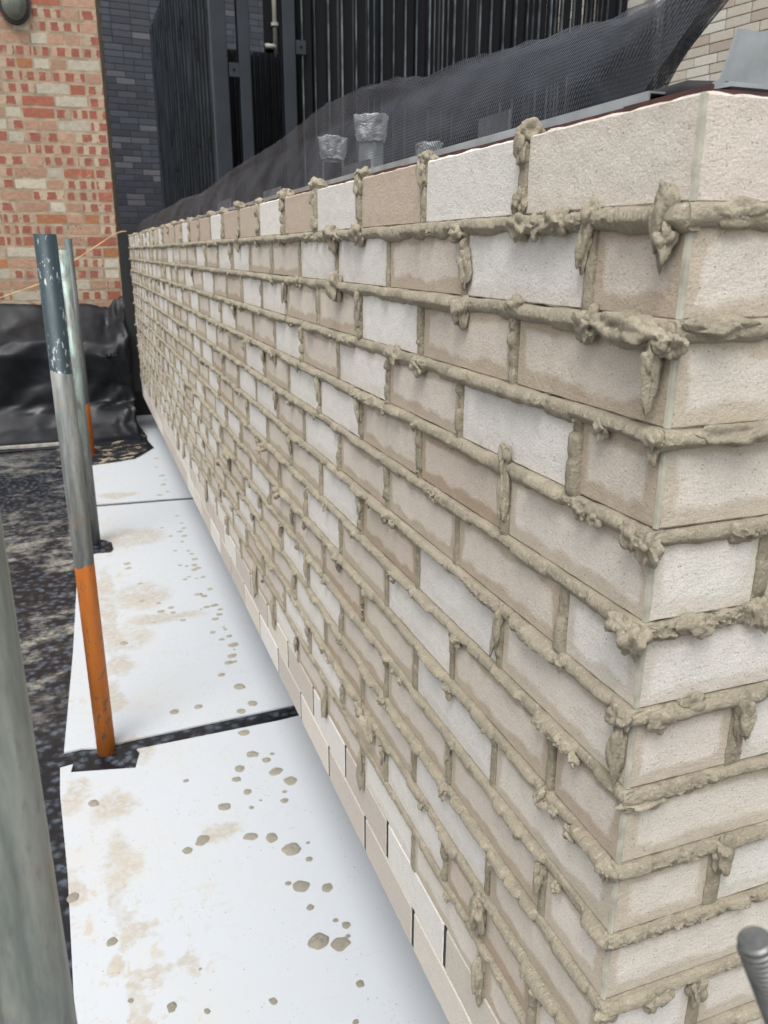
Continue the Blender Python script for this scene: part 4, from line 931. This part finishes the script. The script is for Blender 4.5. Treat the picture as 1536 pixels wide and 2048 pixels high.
bracket(2.360, 1.470, 0.260, 0, 'faint grey bracket plate farthest left behind the netting')
bracket(0.215, 1.466, 0.070, 0, 'grey bracket plate behind the bunched netting near the corner')
# debris netting
Yk = [0.062, 0.085, 0.105, 0.13, 0.165, 0.20, 0.24, 0.32, 0.39, 0.56, 0.65, 0.735, 0.855, 1.03, 1.28, 1.63, 2.24, 3.02, 3.6, 4.0, 4.8, 5.97]
Zk = [1.70, 1.66, 1.62, 1.575, 1.53, 1.512, 1.508, 1.518, 1.521, 1.537, 1.542, 1.543, 1.563, 1.577, 1.582, 1.562, 1.553, 1.522, 1.538, 1.529, 1.526, 1.520]
net = thing('debris_netting', 'black see through debris netting draped along behind the wall top', 'netting', (0.05, 1.0, TOPZ))
def sheet(name, mat, ylo, yhi, NY, NTt, zlo_f, zhi_f, xoff, fold, seed):
    b = MB(); vs = []; uv = []; arc = 0; lastp = None
    for i in range(NY + 1):
        t = (i / NY) ** 1.9; y = ylo + (yhi - ylo) * t; zt = float(np.interp(y, Yk, Zk)); zl = zlo_f(y, zt); zh = zhi_f(y, zt)
        if i: arc += y - lasty
        lasty = y
        for j in range(NTt + 1):
            v = j / NTt; z = zl + (zh - zl) * v; sc = 1 + y * 0.5
            bul = math.sin(math.pi * v) * 0.016 + fold * fnoise(y * 7 / sc + v * 1.3, v * 1.7, seed) * math.sin(math.pi * min(1, v * 1.1 + 0.05)) + fold * 0.45 * fnoise(y * 19 / sc - v * 4, v * 3.5, seed + 3)
            x = 0.050 + (0.070) * min(1.0, (z - TOPZ) / 0.13) + xoff + bul * -0.5
            yy = y + (0.11 * max(0.0, 1 - (z - 1.40) / 0.20) * max(0.0, 1 - (y - 0.06) / 0.30) * 0.9)
            zz = z + (0.004 * fnoise(y * 24, seed, 1) if j == NTt else 0)
            vs.append((x, yy, zz)); uv.append((arc, v * (zh - zl), 0))
    fs = [(i * (NTt + 1) + j, i * (NTt + 1) + j + 1, (i + 1) * (NTt + 1) + j + 1, (i + 1) * (NTt + 1) + j) for i in range(NY) for j in range(NTt)]
    b.add(vs, fs, buv=uv); return b.build(name, mat, net, smooth=True, base=(0.05, 1.0, TOPZ))
sheet('net_sheet', M_NET, 0.062, 5.95, 260, 34, lambda y, zt: TOPZ + 0.0195, lambda y, zt: zt, 0.0, 0.011, 3.0)
sheet('folded_layer', M_NETD, 0.062, 1.05, 150, 22, lambda y, zt: float(np.interp(y, [0.06, 0.2, 0.3, 0.45, 0.6, 0.8, 1.05], [1.415, 1.455, 1.470, 1.466, 1.478, 1.512, 1.566])), lambda y, zt: zt + 0.001, 0.012, 0.013, 9.0)
sheet('bunched_end', M_NETD, 0.062, 0.30, 90, 30, lambda y, zt: TOPZ + 0.016 + 0.05 * max(0.0, (y - 0.16) / 0.14), lambda y, zt: zt + 0.004, 0.020, 0.045, 27.0)
sheet('far_fold', M_NETD, 2.0, 5.9, 90, 12, lambda y, zt: float(np.interp(y, [2.0, 3.0, 4.0, 6.0], [1.545, 1.475, 1.45, 1.43])), lambda y, zt: zt + 0.003, 0.012, 0.022, 15.0)
